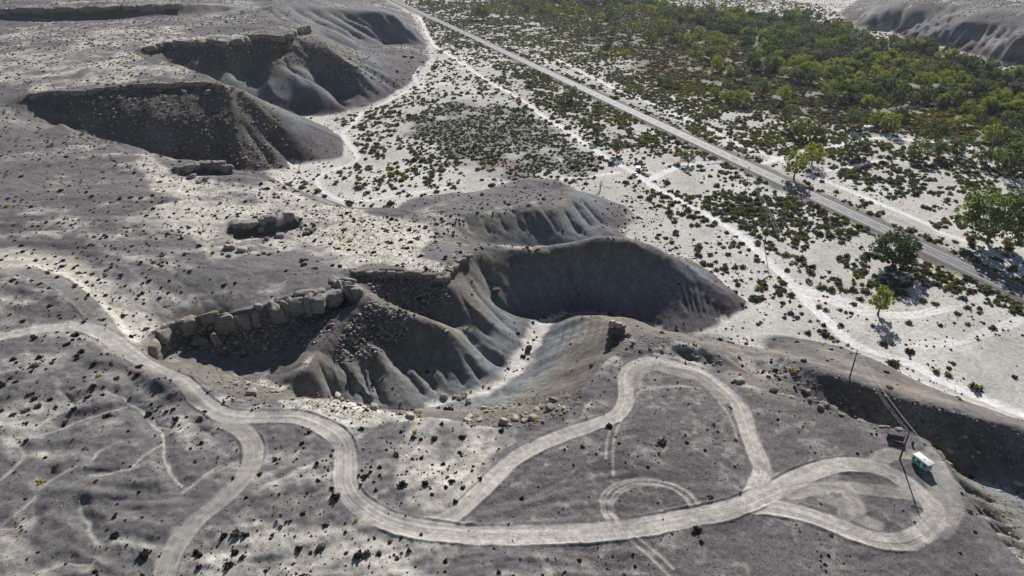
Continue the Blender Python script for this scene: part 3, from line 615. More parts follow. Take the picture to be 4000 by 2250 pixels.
# river bed
RIV = spline(np.array([list(at_z(a, b, 0)) for a, b in [(2300,14),(2400,22),(2560,34),(2670,39),(2800,48),(2900,62),(2950,110),(2960,180),(2975,250),(3008,284),(3055,266),(3120,215),(3200,180),(3260,165),(3330,190),(3400,178),(3480,176),(3560,190),(3700,230),(3850,280),(4050,360)]]), 5)
q, D, U, S, Z = near_line(RIV, 22)
RIVD = np.full((nr, nt), 1e9); RIVD[q] = D
MZ[q] = np.where(D < 22, MZ[q]-1.6*(1-sstep(4, 11, D)), MZ[q])
# fine relief
MZ = MZ+MOFF*(.30*fbm(MX, MY, 3.0, 2, 91)*(1-.7*TRK)*(1-.5*loop)+.13*fbm(MX, MY, 1.1, 1, 95)*(1-.5*TRK))*(MR[:, None] < 520)
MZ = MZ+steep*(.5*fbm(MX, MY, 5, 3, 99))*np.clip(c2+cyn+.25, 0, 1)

def gz(x, y):
    x = np.asarray(x, float); y = np.asarray(y, float); r = np.hypot(x, y); th = np.arctan2(x, y)
    i = np.clip(np.searchsorted(MR, r)-1, 0, nr-2); fy = np.clip((r-MR[i])/(MR[i+1]-MR[i]), 0, 1)
    g = np.clip((th-MT[0])/(MT[1]-MT[0]), 0, nt-1.001); j = g.astype(int); fx = g-j
    return (MZ[i, j]*(1-fx)+MZ[i, j+1]*fx)*(1-fy)+(MZ[i+1, j]*(1-fx)+MZ[i+1, j+1]*fx)*fy
def gfield(A, x, y):
    r = np.hypot(x, y); th = np.arctan2(x, y)
    i = np.clip(np.searchsorted(MR, r), 0, nr-1); j = np.clip(((th-MT[0])/(MT[1]-MT[0])).astype(int), 0, nt-1)
    return A[i, j]

# ------------------------------------------------------------------ materials
def nodes(name):
    m = bpy.data.materials.new(name); m.use_nodes = True; nt_ = m.node_tree
    return m, nt_, nt_.nodes['Principled BSDF']
def link(t, a, b): t.links.new(a, b)
def mat(name, c, rough=.8, var=.15, scale=3.0, bump=0.0, metal=0.0, spec=.3, c2=None):
    m, t, p = nodes(name)
    p.inputs['Roughness'].default_value = rough; p.inputs['Metallic'].default_value = metal
    p.inputs['Specular IOR Level'].default_value = spec
    g = t.nodes.new('ShaderNodeNewGeometry'); n = t.nodes.new('ShaderNodeTexNoise'); n.inputs['Scale'].default_value = scale; n.inputs['Detail'].default_value = 4
    link(t, g.outputs['Position'], n.inputs['Vector'])
    mx = t.nodes.new('ShaderNodeMix'); mx.data_type = 'RGBA'
    a = tuple(max(0, v*(1-var)) for v in c); b = tuple(min(1, v*(1+var)) for v in (c2 or c))
    mx.inputs[6].default_value = (*a, 1); mx.inputs[7].default_value = (*b, 1)
    link(t, n.outputs['Fac'], mx.inputs[0]); link(t, mx.outputs[2], p.inputs['Base Color'])
    if bump:
        bp = t.nodes.new('ShaderNodeBump'); bp.inputs['Strength'].default_value = bump; bp.inputs['Distance'].default_value = .1
        link(t, n.outputs['Fac'], bp.inputs['Height']); link(t, bp.outputs[0], p.inputs['Normal'])
    return m
def ground_mat():
    m, t, p = nodes('desert_ground')
    p.inputs['Roughness'].default_value = 1.0; p.inputs['Specular IOR Level'].default_value = .08
    at = t.nodes.new('ShaderNodeAttribute'); at.attribute_name = 'soil'
    gr = t.nodes.new('ShaderNodeAttribute'); gr.attribute_name = 'gravel'
    ck = t.nodes.new('ShaderNodeAttribute'); ck.attribute_name = 'crack'
    g = t.nodes.new('ShaderNodeNewGeometry')
    n1 = t.nodes.new('ShaderNodeTexNoise'); n1.inputs['Scale'].default_value = 1.9; n1.inputs['Detail'].default_value = 3; n1.inputs['Roughness'].default_value = .8
    n2 = t.nodes.new('ShaderNodeTexNoise'); n2.inputs['Scale'].default_value = .55; n2.inputs['Detail'].default_value = 3; n2.inputs['Roughness'].default_value = .65
    for n in (n1, n2): link(t, g.outputs['Position'], n.inputs['Vector'])
    def rng(src, a, b, c, d):
        r = t.nodes.new('ShaderNodeMapRange'); r.inputs[1].default_value = a; r.inputs[2].default_value = b; r.inputs[3].default_value = c; r.inputs[4].default_value = d
        link(t, src, r.inputs[0]); return r.outputs[0]
    def math_(op, a, b):
        q = t.nodes.new('ShaderNodeMath'); q.operation = op
        for i, v in enumerate((a, b)):
            if isinstance(v, (int, float)): q.inputs[i].default_value = v
            else: link(t, v, q.inputs[i])
        return q.outputs[0]
    s1 = rng(n1.outputs['Fac'], .32, .68, -.5, .5); s2 = rng(n2.outputs['Fac'], .3, .7, -.24, .24)
    f = math_('ADD', 1.0, math_('ADD', math_('MULTIPLY', s1, gr.outputs['Fac']), s2))
    # joints of the bare sandstone
    v = t.nodes.new('ShaderNodeTexVoronoi'); v.feature = 'DISTANCE_TO_EDGE'; v.inputs['Scale'].default_value = .34
    wv = t.nodes.new('ShaderNodeMapping'); wv.inputs['Scale'].default_value = (1, .7, .35)
    wv.inputs['Rotation'].default_value = (0, 0, .5)
    ad = t.nodes.new('ShaderNodeMixRGB'); ad.blend_type = 'ADD'; ad.inputs[0].default_value = .9
    link(t, g.outputs['Position'], ad.inputs[1]); link(t, n2.outputs['Color'], ad.inputs[2])
    link(t, ad.outputs[0], wv.inputs['Vector']); link(t, wv.outputs[0], v.inputs['Vector'])
    crk = rng(v.outputs['Distance'], .0, .10, 1.0, 0.0)
    ckm = math_('MULTIPLY', crk, ck.outputs['Fac'])
    f2 = math_('MULTIPLY', f, math_('SUBTRACT', 1.0, math_('MULTIPLY', ckm, .5)))
    mul = t.nodes.new('ShaderNodeVectorMath'); mul.operation = 'SCALE'
    link(t, at.outputs['Color'], mul.inputs[0]); link(t, f2, mul.inputs['Scale'])
    link(t, mul.outputs[0], p.inputs['Base Color'])
    bp = t.nodes.new('ShaderNodeBump'); bp.inputs['Strength'].default_value = .55; bp.inputs['Distance'].default_value = .10
    hh = math_('SUBTRACT', math_('ADD', math_('MULTIPLY', n1.outputs['Fac'], math_('ADD', .35, gr.outputs['Fac'])), math_('MULTIPLY', n2.outputs['Fac'], .8)), math_('MULTIPLY', ckm, 1.4))
    link(t, hh, bp.inputs['Height']); link(t, bp.outputs[0], p.inputs['Normal'])
    return m
M_GROUND = ground_mat()
gravel = np.clip(.42+.3*loop+.15*(1-PL)-.4*(TRK*1.0), .12, 1.1)*(1-.45*steep)
gravel = np.where(MOFF < .5, .35, gravel)
crack = sstep(.3, .6, pale+.2*nz2)*(1-steep)*MOFF
crack = np.where(TRK, 0, crack)

def fill(me, V, F):
    F = np.asarray(F)
    me.vertices.add(len(V)); me.vertices.foreach_set('co', np.asarray(V, np.float32).ravel())
    me.loops.add(F.size); me.loops.foreach_set('vertex_index', F.ravel().astype(np.int32))
    me.polygons.add(len(F)); me.polygons.foreach_set('loop_start', (np.arange(len(F))*F.shape[1]).astype(np.int32))
    me.update(calc_edges=True)
def obj(name, V, F, m=None, parent=None, smooth=True, me=None):
    if me is None:
        me = bpy.data.meshes.new(name); fill(me, V, F)
        if smooth: me.polygons.foreach_set('use_smooth', np.ones(len(me.polygons), bool))
        if m: me.materials.append(m)
    o = bpy.data.objects.new(name, me); COL.objects.link(o)
    if parent: o.parent = parent
    return o
def tag(o, label, cat, group=None):
    o['label'] = label; o['category'] = cat
    if group: o['group'] = group
    return o
def empty(name, loc, rz=0):
    o = bpy.data.objects.new(name, None); COL.objects.link(o); o.location = loc; o.rotation_euler = (0, 0, rz); o.empty_display_size = .5
    return o

# ground pieces share one grid and one set of normals, so they join without a seam
VV = np.stack([MX, MY, MZ], -1)
ea = np.zeros_like(VV); eb = np.zeros_like(VV)
ea[1:-1] = VV[2:]-VV[:-2]; ea[0] = VV[1]-VV[0]; ea[-1] = VV[-1]-VV[-2]
eb[:, 1:-1] = VV[:, 2:]-VV[:, :-2]; eb[:, 0] = VV[:, 1]-VV[:, 0]; eb[:, -1] = VV[:, -1]-VV[:, -2]
NN = np.cross(eb, ea); NN /= np.linalg.norm(NN, axis=-1, keepdims=True)
idx = np.arange(nr*nt).reshape(nr, nt)
FQ = np.stack([idx[:-1, :-1], idx[:-1, 1:], idx[1:, 1:], idx[1:, :-1]], -1).reshape(-1, 4)
cellf = lambda A: .25*(A[:-1, :-1]+A[1:, :-1]+A[:-1, 1:]+A[1:, 1:])
lab = np.zeros((nr-1, nt-1), int)
lab[cellf(steep) > .5] = 1
lab[cellf(MZ*1.0) < .9] = 2
lab[cellf(WASH*1.0) > .5] = 4
lab[cellf(TRK*1.0) > .5] = 3
lab = lab.ravel()
colc = np.clip(col, .02, .85)
for k, nm in enumerate(('plateau_ground', 'badland_slope', 'valley_floor', 'dirt_track', 'dry_wash')):
    F = FQ[lab == k]; u, inv = np.unique(F, return_inverse=True); F = inv.reshape(-1, 4)
    me = bpy.data.meshes.new(nm); fill(me, VV.reshape(-1, 3)[u], F)
    me.polygons.foreach_set('use_smooth', np.ones(len(F), bool))
    a = me.attributes.new('soil', 'FLOAT_COLOR', 'POINT'); a.data.foreach_set('color', np.concatenate([colc.reshape(-1, 3)[u], np.ones((len(u), 1))], 1).astype(np.float32).ravel())
    a = me.attributes.new('gravel', 'FLOAT', 'POINT'); a.data.foreach_set('value', gravel.ravel()[u].astype(np.float32))
    a = me.attributes.new('crack', 'FLOAT', 'POINT'); a.data.foreach_set('value', crack.ravel()[u].astype(np.float32))
    me.materials.append(M_GROUND)
    me.normals_split_custom_set_from_vertices(NN.reshape(-1, 3)[u].tolist())
    o = bpy.data.objects.new(nm, me); COL.objects.link(o); o['kind'] = 'structure'
# ------------------------------------------------------------------ highway
def ribbon(P, a, b, z):
    T = np.gradient(P[:, :2], axis=0); T /= np.linalg.norm(T, axis=1)[:, None]; N = np.stack([T[:, 1], -T[:, 0]], 1)
    L = np.column_stack([P[:, :2]+N*a, P[:, 2]+z]); Rr = np.column_stack([P[:, :2]+N*b, P[:, 2]+z]); n = len(P)
    V = np.vstack([L, Rr]); i = np.arange(n-1); return V, np.stack([i, i+n, i+n+1, i+1], 1)[:, ::-1]
def asphalt():
    m = mat('asphalt', (.100, .108, .122), .75, .15, 1.2, .1, spec=.35); return m
hw = obj('highway', *ribbon(HW, -4.9, 4.9, 0), asphalt()); hw['kind'] = 'structure'
M_PAINT = mat('road_paint', (.78, .78, .76), .6, .08, 2)
for u in (-3.65, 3.65): obj('edge_line', *ribbon(HW, u-.09, u+.09, .006), M_PAINT, hw)
V0, F0 = [], []; 
ys = np.arange(160, 1880, 12.0); n = 0
for y in ys:
    P = np.array([[np.polyval(cf, v), v, .62] for v in (y, y+2.2, y+4.4)]); V, F = ribbon(P, -.12, .12, .006)
    V0.append(V); F0.append(F+n); n += len(V)
obj('centre_line', np.vstack(V0), np.vstack(F0), mat('road_paint_worn', (.55, .53, .42), .6, .1, 2), hw)
for u0, u1 in ((-6.9, -4.9), (4.9, 6.9)): 
    o = obj('road_shoulder', *ribbon(HW, u0, u1, -.05), mat('shoulder_gravel', (.15, .135, .12), .95, .3, 1.5, .2), hw)
rv = obj('river', *ribbon(np.column_stack([RIV[:, :2], RIV[:, 2]*0-.75]), -2.2, 2.2, 0)); rv['kind'] = 'structure'
mw, tw, pw = nodes('river_water'); pw.inputs['Base Color'].default_value = (.10, .10, .08, 1); pw.inputs['Roughness'].default_value = .12
rv.data.materials.append(mw)

# ------------------------------------------------------------------ plants
def leaf_mat(name, c1, c2, trans=.35):
    m = bpy.data.materials.new(name); m.use_nodes = True; t = m.node_tree; t.nodes.clear()
    o = t.nodes.new('ShaderNodeOutputMaterial'); oi = t.nodes.new('ShaderNodeObjectInfo'); ge = t.nodes.new('ShaderNodeNewGeometry')
    mx = t.nodes.new('ShaderNodeMix'); mx.data_type = 'RGBA'; mx.inputs[6].default_value = (*c1, 1); mx.inputs[7].default_value = (*c2, 1)
    ad = t.nodes.new('ShaderNodeMath'); ad.operation = 'MULTIPLY_ADD'; ad.inputs[1].default_value = .45
    sb = t.nodes.new('ShaderNodeMath'); sb.operation = 'MULTIPLY'; sb.inputs[1].default_value = .6
    link(t, oi.outputs['Random'], sb.inputs[0]); link(t, ge.outputs['Random Per Island'], ad.inputs[0]); link(t, sb.outputs[0], ad.inputs[2])
    link(t, ad.outputs[0], mx.inputs[0])
    d = t.nodes.new('ShaderNodeBsdfDiffuse'); tr = t.nodes.new('ShaderNodeBsdfTranslucent'); ms = t.nodes.new('ShaderNodeMixShader'); ms.inputs[0].default_value = trans
    link(t, mx.outputs[2], d.inputs[0]); link(t, mx.outputs[2], tr.inputs[0]); link(t, d.outputs[0], ms.inputs[1]); link(t, tr.outputs[0], ms.inputs[2]); link(t, ms.outputs[0], o.inputs[0])
    return m
def leaves(cent, size, rng, up=.35):
    """one small bent leaf-spray quad per centre"""
    n = len(cent); N = rng.randn(n, 3); N[:, 2] = np.abs(N[:, 2])*.6+up; N /= np.linalg.norm(N, axis=1)[:, None]
    A = np.cross(N, rng.randn(n, 3)); A /= np.linalg.norm(A, axis=1)[:, None]; B = np.cross(N, A)
    s = (size*rng.uniform(.6, 1.3, n))[:, None] if np.ndim(size) == 0 else (size*rng.uniform(.7, 1.2, n))[:, None]
    V = np.stack([cent-A*s-B*s*.6, cent+A*s-B*s*.7, cent+A*s*.8+B*s*.7, cent-A*s*.9+B*s*.6], 1).reshape(-1, 3)
    return V, np.arange(4*n).reshape(n, 4)
def shrub_mesh(name, m, seed, n=85, flat=.72):
    rng = np.random.RandomState(seed); d = rng.randn(n, 3); d /= np.linalg.norm(d, axis=1)[:, None]; d[:, 2] = np.abs(d[:, 2])
    lob = 1+.28*np.sin(3*np.arctan2(d[:, 1], d[:, 0])+seed)+.15*rng.randn(n)
    p = d*(rng.uniform(.45, .98, n)*lob)[:, None]; p[:, 2] = p[:, 2]*flat+.05
    V, F = leaves(p, .27, rng, .2)
    me = bpy.data.meshes.new(name); fill(me, V, F); me.materials.append(m); return me
L_DARK = leaf_mat('shrub_dark', (.036, .040, .026), (.075, .078, .045), .25)
L_GREEN = leaf_mat('shrub_green', (.088, .104, .038), (.19, .20, .072), .38)
L_OLIVE = leaf_mat('shrub_olive', (.15, .138, .036), (.32, .275, .06), .38)
L_SAGE = leaf_mat('shrub_sage', (.11, .113, .088), (.20, .19, .15), .3)
L_YEL = leaf_mat('shrub_yellow', (.40, .33, .03), (.55, .45, .05), .3)
SHM = [shrub_mesh('shrub_dark', L_DARK, 1), shrub_mesh('shrub_dark_b', L_DARK, 2, 70, .6), shrub_mesh('shrub_green', L_GREEN, 3), shrub_mesh('shrub_green_b', L_GREEN, 4, 95, .8),
       shrub_mesh('shrub_olive', L_OLIVE, 5), shrub_mesh('shrub_sage', L_SAGE, 6, 75, .6), shrub_mesh('shrub_yellow', L_YEL, 7, 60, .7), shrub_mesh('shrub_brown', leaf_mat('shrub_brown', (.07, .05, .03), (.13, .10, .055), .2), 8, 80, .65)]
rng = np.random.RandomState(5)
T1P = tline(T1, 3)
def candidates(N, r0, r1):
    r = np.sqrt(rng.uniform(r0*r0, r1*r1, N)); th = rng.uniform(-.80, .80, N); return r*np.sin(th), r*np.cos(th), .5*(r1*r1-r0*r0)*1.6/N
def to_pix(x, y, z):
    zc = z-CH; f = y*CP-zc*SP; v = -y*SP-zc*CP
    return 512+FPX*x/f, 288+FPX*v/f, f
den_v = .028+.15*ZV1+.11*ZV2+.10*ZV3+.085*ZV4+.09*ZV5+.075*ZV6
bare = vp(4, (3480,1080),(3950,1240),(4100,1400),(3950,1590),(3600,1420),(3380,1330),(3330,1250),(3440,1180)); den_v = den_v*(1-.82*bare)
bare2 = vp(4, (1180,480),(1330,520),(1370,640),(1270,690),(1240,800),(1500,760),(1160,680),(1060,660)); den_v = den_v*(1-.7*bare2)
toew = vp(4, (1250,480),(1480,440),(1660,330),(1700,440),(1650,560),(1750,690),(1500,740),(1330,700),(1420,620),(1380,520)); den_v = den_v+.022*toew
den_v = den_v*sstep(-.42, .1, nz1+.7*nz2+.1)*1.5
leftp = (MX < -60) & (MR[:, None] > 200)
den_p = np.where(leftp, .015+.022*PL, .022+.022*PL)*(1-steep*.93)*(1-.82*loop)
den_p = den_p*np.clip(1.1+1.6*nz1, .2, 2)
strip = sstep(9.5, 11, HWD)*(1-sstep(15, 20, HWD+6*nz2)); den_v = den_v+.16*strip*sstep(-.35, .1, nz1+nz2)
den = np.where(MVAL > .5, den_v, den_p); den[TRK] = 0; den[HWD < 8] = 0; den[RIVD < 9] = 0
wv_, wr = WASH, None
den[WASH & (MR[:, None] < 300)] = .05
sh = []
for r0, r1, N in ((75, 300, 24000), (300, 800, 70000), (800, 1750, 190000)):
    x, y, a = candidates(N, r0, r1); keep = rng.rand(N) < gfield(den, x, y)*a
    sh.append(np.stack([x[keep], y[keep]], 1))
S2 = np.vstack(sh); sx_, sy_ = S2.T; sz_ = gz(sx_, sy_); px, py, pf = to_pix(sx_, sy_, sz_)
ok = (px > -130) & (px < 1154) & (py > -40) & (py < 640); sx_, sy_, sz_, px, py, pf = [v[ok] for v in (sx_, sy_, sz_, px, py, pf)]
n = len(sx_); isv = gfield(MVAL, sx_, sy_) > .5
rad = np.where(isv, rng.gamma(6, .19, n).clip(.4, 2.4), np.where(np.hypot(sx_, sy_) > 230, rng.gamma(7, .085, n), rng.gamma(3, .17, n)).clip(.12, 1.15))
zv4 = gfield(ZV4, sx_, sy_) > .4; zv1 = gfield(ZV1, sx_, sy_) > .4
rad = np.where(zv4 & isv, rad*1.1, np.where(zv1 & isv, rad*.72, rad))
u = rng.rand(n); pick = np.where(isv, np.select([u < .30, u < .55, u < .78, u < .93], [2, 3, 4, 5], 0), np.select([u < .5, u < .8, u < .96, u < .985], [0, 1, 5, 4], 6))
pick = np.where(zv4 & isv, np.select([u < .25, u < .45, u < .75], [4, 2, 7], 5), pick)
pick = np.where(zv1 & isv, np.select([u < .62, u < .86, u < .93], [3, 2, 5], 4), pick)
clu = fbm(sx_, sy_, 45, 2, 301); pick = np.where(isv & ~zv1 & (clu > .22) & (u > .4), 4, pick)
rot = rng.uniform(0, 6.28, n)
# the 300 that show largest are single plants, the rest ground cover
score = rad/pf*((px > 2) & (px < 1022) & (py > 2) & (py < 574)); big = np.argsort(-score)[:290]
ismain = np.zeros(n, bool); ismain[big] = True
def shrub_label(i):
    x, y = sx_[i], sy_[i]
    k = 'yellow flowering' if pick[i] == 6 else 'golden olive' if pick[i] == 4 else 'grey sage' if pick[i] == 5 else 'brown' if pick[i] == 7 else 'dark green' if pick[i] < 2 else 'leafy green'
    if isv[i]:
        X_, Y_ = np.array([x]), np.array([y]); sz = 'big' if rad[i] > 1.5 else 'middling' if rad[i] > 1.15 else 'small'
        hd = gfield(HWD, X_, Y_)[0]; td = np.hypot(T1P[:, 0]-x, T1P[:, 1]-y).min()
        if hd < 22: pl, g = 'on the brown verge of the highway', 'shrubs along the highway verge'
        elif td < 9: pl, g = 'at the edge of the sandy valley track', 'shrubs beside the valley track'
        elif gfield(outr, X_, Y_)[0] > .3 or (x > 60 and y < 260): pl, g = 'on the white sand below the outer ridge', 'shrubs below the outer ridge'
        elif y < 340: pl, g = 'on the white sand past the dark ridge', 'shrubs past the dark ridge'
        else: pl, g = 'on open white sand of the valley floor', 'shrubs on the open valley sand'
        return sz+' '+k+' rounded shrub '+pl, g
    if gfield(loop, np.array([x]), np.array([y]))[0] > .5: return k+' low shrub on the dark gravel around the looping dirt track', 'shrubs round the looping track'
    if gfield(WASH, np.array([x]), np.array([y]))[0]: return k+' low shrub in the pale wash of the canyon floor', 'shrubs in the washes'
    if y > 190: return k+' low shrub on the pale plateau beyond the canyon head', 'shrubs on the far plateau'
    if x < -40: return k+' low shrub on the grey gullied slope left of the winding dirt track', 'shrubs on the gullied slope'
    return k+' low shrub on the pale ground between track and canyon rim', 'shrubs by the canyon rim'
for i in big:
    o = bpy.data.objects.new('desert_shrub', SHM[pick[i]]); COL.objects.link(o)
    o.location = (sx_[i], sy_[i], sz_[i]-.03*rad[i]); o.rotation_euler = (0, 0, rot[i]); o.scale = (rad[i], rad[i], rad[i]*random.uniform(.8, 1.15))
    l, g = shrub_label(i); tag(o, l, 'shrub', g)
def scatter(name, label, cat, P, scale, rotz, pk, meshes):
    """one object: many copies of the given meshes at the given points"""
    me = bpy.data.meshes.new(name); me.vertices.add(len(P)); me.vertices.foreach_set('co', np.asarray(P, np.float32).ravel())
    for nm, ty, d in (('sc', 'FLOAT_VECTOR', scale), ('ro', 'FLOAT_VECTOR', np.column_stack([rotz*0, rotz*0, rotz]) if np.ndim(rotz) == 1 else rotz)):
        a = me.attributes.new(nm, ty, 'POINT'); a.data.foreach_set('vector', np.asarray(d, np.float32).ravel())
    a = me.attributes.new('pk', 'INT', 'POINT'); a.data.foreach_set('value', np.asarray(pk, np.int32))
    o = bpy.data.objects.new(name, me); COL.objects.link(o); o['kind'] = 'stuff'; o['label'] = label; o['category'] = cat
    ng = bpy.data.node_groups.new(name+'_scatter', 'GeometryNodeTree'); ng.interface.new_socket('Geometry', in_out='INPUT', socket_type='NodeSocketGeometry'); ng.interface.new_socket('Geometry', in_out='OUTPUT', socket_type='NodeSocketGeometry')
    gi = ng.nodes.new('NodeGroupInput'); go = ng.nodes.new('NodeGroupOutput'); ip = ng.nodes.new('GeometryNodeInstanceOnPoints'); jn = ng.nodes.new('GeometryNodeJoinGeometry')
    mp = ng.nodes.new('GeometryNodeMeshToPoints'); ng.links.new(gi.outputs[0], mp.inputs['Mesh']); ng.links.new(mp.outputs[0], ip.inputs['Points'])
    for src in reversed(meshes):
        oi = ng.nodes.new('GeometryNodeObjectInfo'); oi.inputs['Object'].default_value = src; oi.inputs['As Instance'].default_value = True; oi.transform_space = 'ORIGINAL'
        ng.links.new(oi.outputs['Geometry'], jn.inputs[0])
    ng.links.new(jn.outputs[0], ip.inputs['Instance']); ip.inputs['Pick Instance'].default_value = True
    for nm, ty, sk in (('pk', 'INT', 'Instance Index'), ('ro', 'FLOAT_VECTOR', 'Rotation'), ('sc', 'FLOAT_VECTOR', 'Scale')):
        na = ng.nodes.new('GeometryNodeInputNamedAttribute'); na.data_type = ty; na.inputs['Name'].default_value = nm
        if sk == 'Rotation':
            er = ng.nodes.new('FunctionNodeEulerToRotation'); ng.links.new(na.outputs['Attribute'], er.inputs[0]); ng.links.new(er.outputs[0], ip.inputs[sk])
        else: ng.links.new(na.outputs['Attribute'], ip.inputs[sk])
    ng.links.new(ip.outputs[0], go.inputs[0])
    md = o.modifiers.new('scatter', 'NODES'); md.node_group = ng
    return o
# the scattered cover draws on meshes of single plants that stand in the scene
SRC = []
for k in range(8):
    c = [o for o in COL.objects if o.name.startswith('desert_shrub') and o.data == SHM[k]]
    if c: SRC.append(c[0])
    else:
        i = int(np.argmax(score*(pick == k)*(~ismain))); ismain[i] = True
        o = bpy.data.objects.new('desert_shrub', SHM[k]); COL.objects.link(o); o.location = (sx_[i], sy_[i], sz_[i]); o.scale = (rad[i],)*3
        l, g = shrub_label(i); tag(o, l, 'shrub', g); SRC.append(o)
m_ = ~ismain
scatter('scrub_cover', 'countless small desert shrubs spread over plateau and valley', 'scrub', np.column_stack([sx_[m_], sy_[m_], sz_[m_]-.03]), np.column_stack([rad[m_], rad[m_], rad[m_]*rng.uniform(.75, 1.1, m_.sum())]), rot[m_], pick[m_], SRC)
print('shrubs', n)

# tiny tufts and dry stalks dotted between the shrubs
tf_ = []
den_t = np.where(MVAL > .5, .05, np.where(MR[:, None] < 260, .13+.10*PL, .05+.05*PL))*(1-.9*steep)*(1-.35*loop)*np.clip(1+2.2*nz2+1.5*nz1, .1, 2.5); den_t[TRK] *= .05; den_t[HWD < 7] = 0
for r0, r1, N in ((75, 260, 26000), (260, 620, 60000)):
    x, y, a = candidates(N, r0, r1); keep = rng.rand(N) < gfield(den_t, x, y)*a; tf_.append(np.stack([x[keep], y[keep]], 1))
tf_ = np.vstack(tf_); tzz = gz(tf_[:, 0], tf_[:, 1]); ax_, ay_, _ = to_pix(tf_[:, 0], tf_[:, 1], tzz); ok = (ax_ > -110) & (ax_ < 1134) & (ay_ > -30) & (ay_ < 630); tf_ = tf_[ok]; tzz = tzz[ok]; n_ = len(tf_)
tr_ = np.where(np.hypot(*tf_.T) < 260, rng.gamma(3, .055, n_), rng.gamma(4, .075, n_)).clip(.07, .6)
scatter('dry_tufts', 'tiny dry tufts dotted over the bare ground', 'tufts', np.column_stack([tf_, tzz]), np.column_stack([tr_, tr_, tr_*.9]), rng.uniform(0, 6.28, n_), rng.choice([0, 1, 5, 7], n_, p=[.35, .3, .2, .15]), SRC)
print('tufts', n_)
# ---- trees
def tube(path, rad_, k=7):
    V, F = [], []; path = np.array(path, float)
    T = np.gradient(path, axis=0); T /= np.linalg.norm(T, axis=1)[:, None]
    for i, p in enumerate(path):
        a = np.cross(T[i], (.31, .95, .1)); a /= np.linalg.norm(a); b = np.cross(T[i], a)
        for j in range(k): t = 2*math.pi*j/k; V.append(p+rad_[i]*(a*math.cos(t)+b*math.sin(t)))
    for i in range(len(path)-1):
        for j in range(k): F.append((i*k+j, i*k+(j+1) % k, (i+1)*k+(j+1) % k, (i+1)*k+j))
    return np.array(V), np.array(F)
def join(parts):
    V, F, n = [], [], 0
    for v, f in parts: V.append(v); F.append(f+n); n += len(v)
    return np.vstack(V), np.vstack(F)
M_BARK = mat('bark', (.13, .105, .085), .95, .3, 4, .4)
def tree_kind(seed, wide, base, n_clump, n_leaf, lsize):
    r = np.random.RandomState(seed); limbs, cl = [], []
    limbs.append(tube([(0, 0, -.03), (.01, .01, .12), (.02*r.randn(), .02*r.randn(), .3), (.03*r.randn(), .03*r.randn(), .55)], [.040, .030, .022, .010]))
    for k in range(n_clump):
        a = 2*math.pi*(k*.382+r.rand()*.2); h = base+(1-base)*(.12+.83*((k+.5)/n_clump)); 
        w = wide*math.sqrt(max(.05, 1-((h-base)/(1-base)*2-.85)**2*.8))*r.uniform(.45, 1)
        c = np.array([math.cos(a)*w, math.sin(a)*w, h*.94]); cl.append((c, r.uniform(.09, .17)*(.7+wide)))
        if k % 2 == 0: limbs.append(tube([(0, 0, .1+.2*r.rand()), c*.45+np.array([0, 0, .05]), c*.97], [.018, .011, .004], 5))
    P = []
    for c, s in cl:
        d = r.randn(n_leaf, 3); d /= np.linalg.norm(d, axis=1)[:, None]; P.append(c+d*(s*r.uniform(.35, 1.05, n_leaf)**.6)[:, None]*np.array([1, 1, .8]))
    P = np.vstack(P); P = P[P[:, 2] > base*.5]
    return join(limbs), leaves(P, lsize, r, .3)
TK = [tree_kind(21, .42, .26, 17, 60, .030), tree_kind(22, .50, .20, 20, 55, .032), tree_kind(23, .30, .22, 14, 60, .028), tree_kind(24, .36, .10, 16, 60, .032), tree_kind(25, .55, .17, 30, 80, .028)]
TLM = [leaf_mat('cottonwood_green', (.085, .125, .04), (.185, .235, .075), .5), leaf_mat('cottonwood_yellow', (.17, .205, .035), (.33, .35, .06), .5), leaf_mat('cottonwood_dark', (.06, .095, .035), (.12, .165, .05), .45), leaf_mat('willow_grey', (.08, .105, .065), (.15, .18, .10), .45)]
TRM = []; 
for k, (tr, cr) in enumerate(TK):
    tm = bpy.data.meshes.new('trunk'); fill(tm, *tr); tm.materials.append(M_BARK)
    row = []
    for m in TLM:
        cm = bpy.data.meshes.new('crown'); fill(cm, *cr); cm.materials.append(m); row.append(cm)
    TRM.append((tm, row))
def tree(x, y, h, kind, leaf, name, label, group, wide=1.0):
    e = empty(name, (x, y, float(gz(x, y))-.1), random.uniform(0, 6.28)); e.scale = (h*wide, h*wide, h)
    for nm, me in (('trunk', TRM[kind][0]), ('crown', TRM[kind][1][leaf])):
        o = bpy.data.objects.new(nm, me); COL.objects.link(o); o.parent = e
    return tag(e, label, 'tree', group)
def tpx_height(p, hp): 
    d = math.sqrt(p[0]**2+p[1]**2+CH**2); return hp/3.90625*d/FPX/max(.5, math.hypot(p[0], p[1])/d)
G, Yl, Dk, Gy = 0, 1, 2, 3
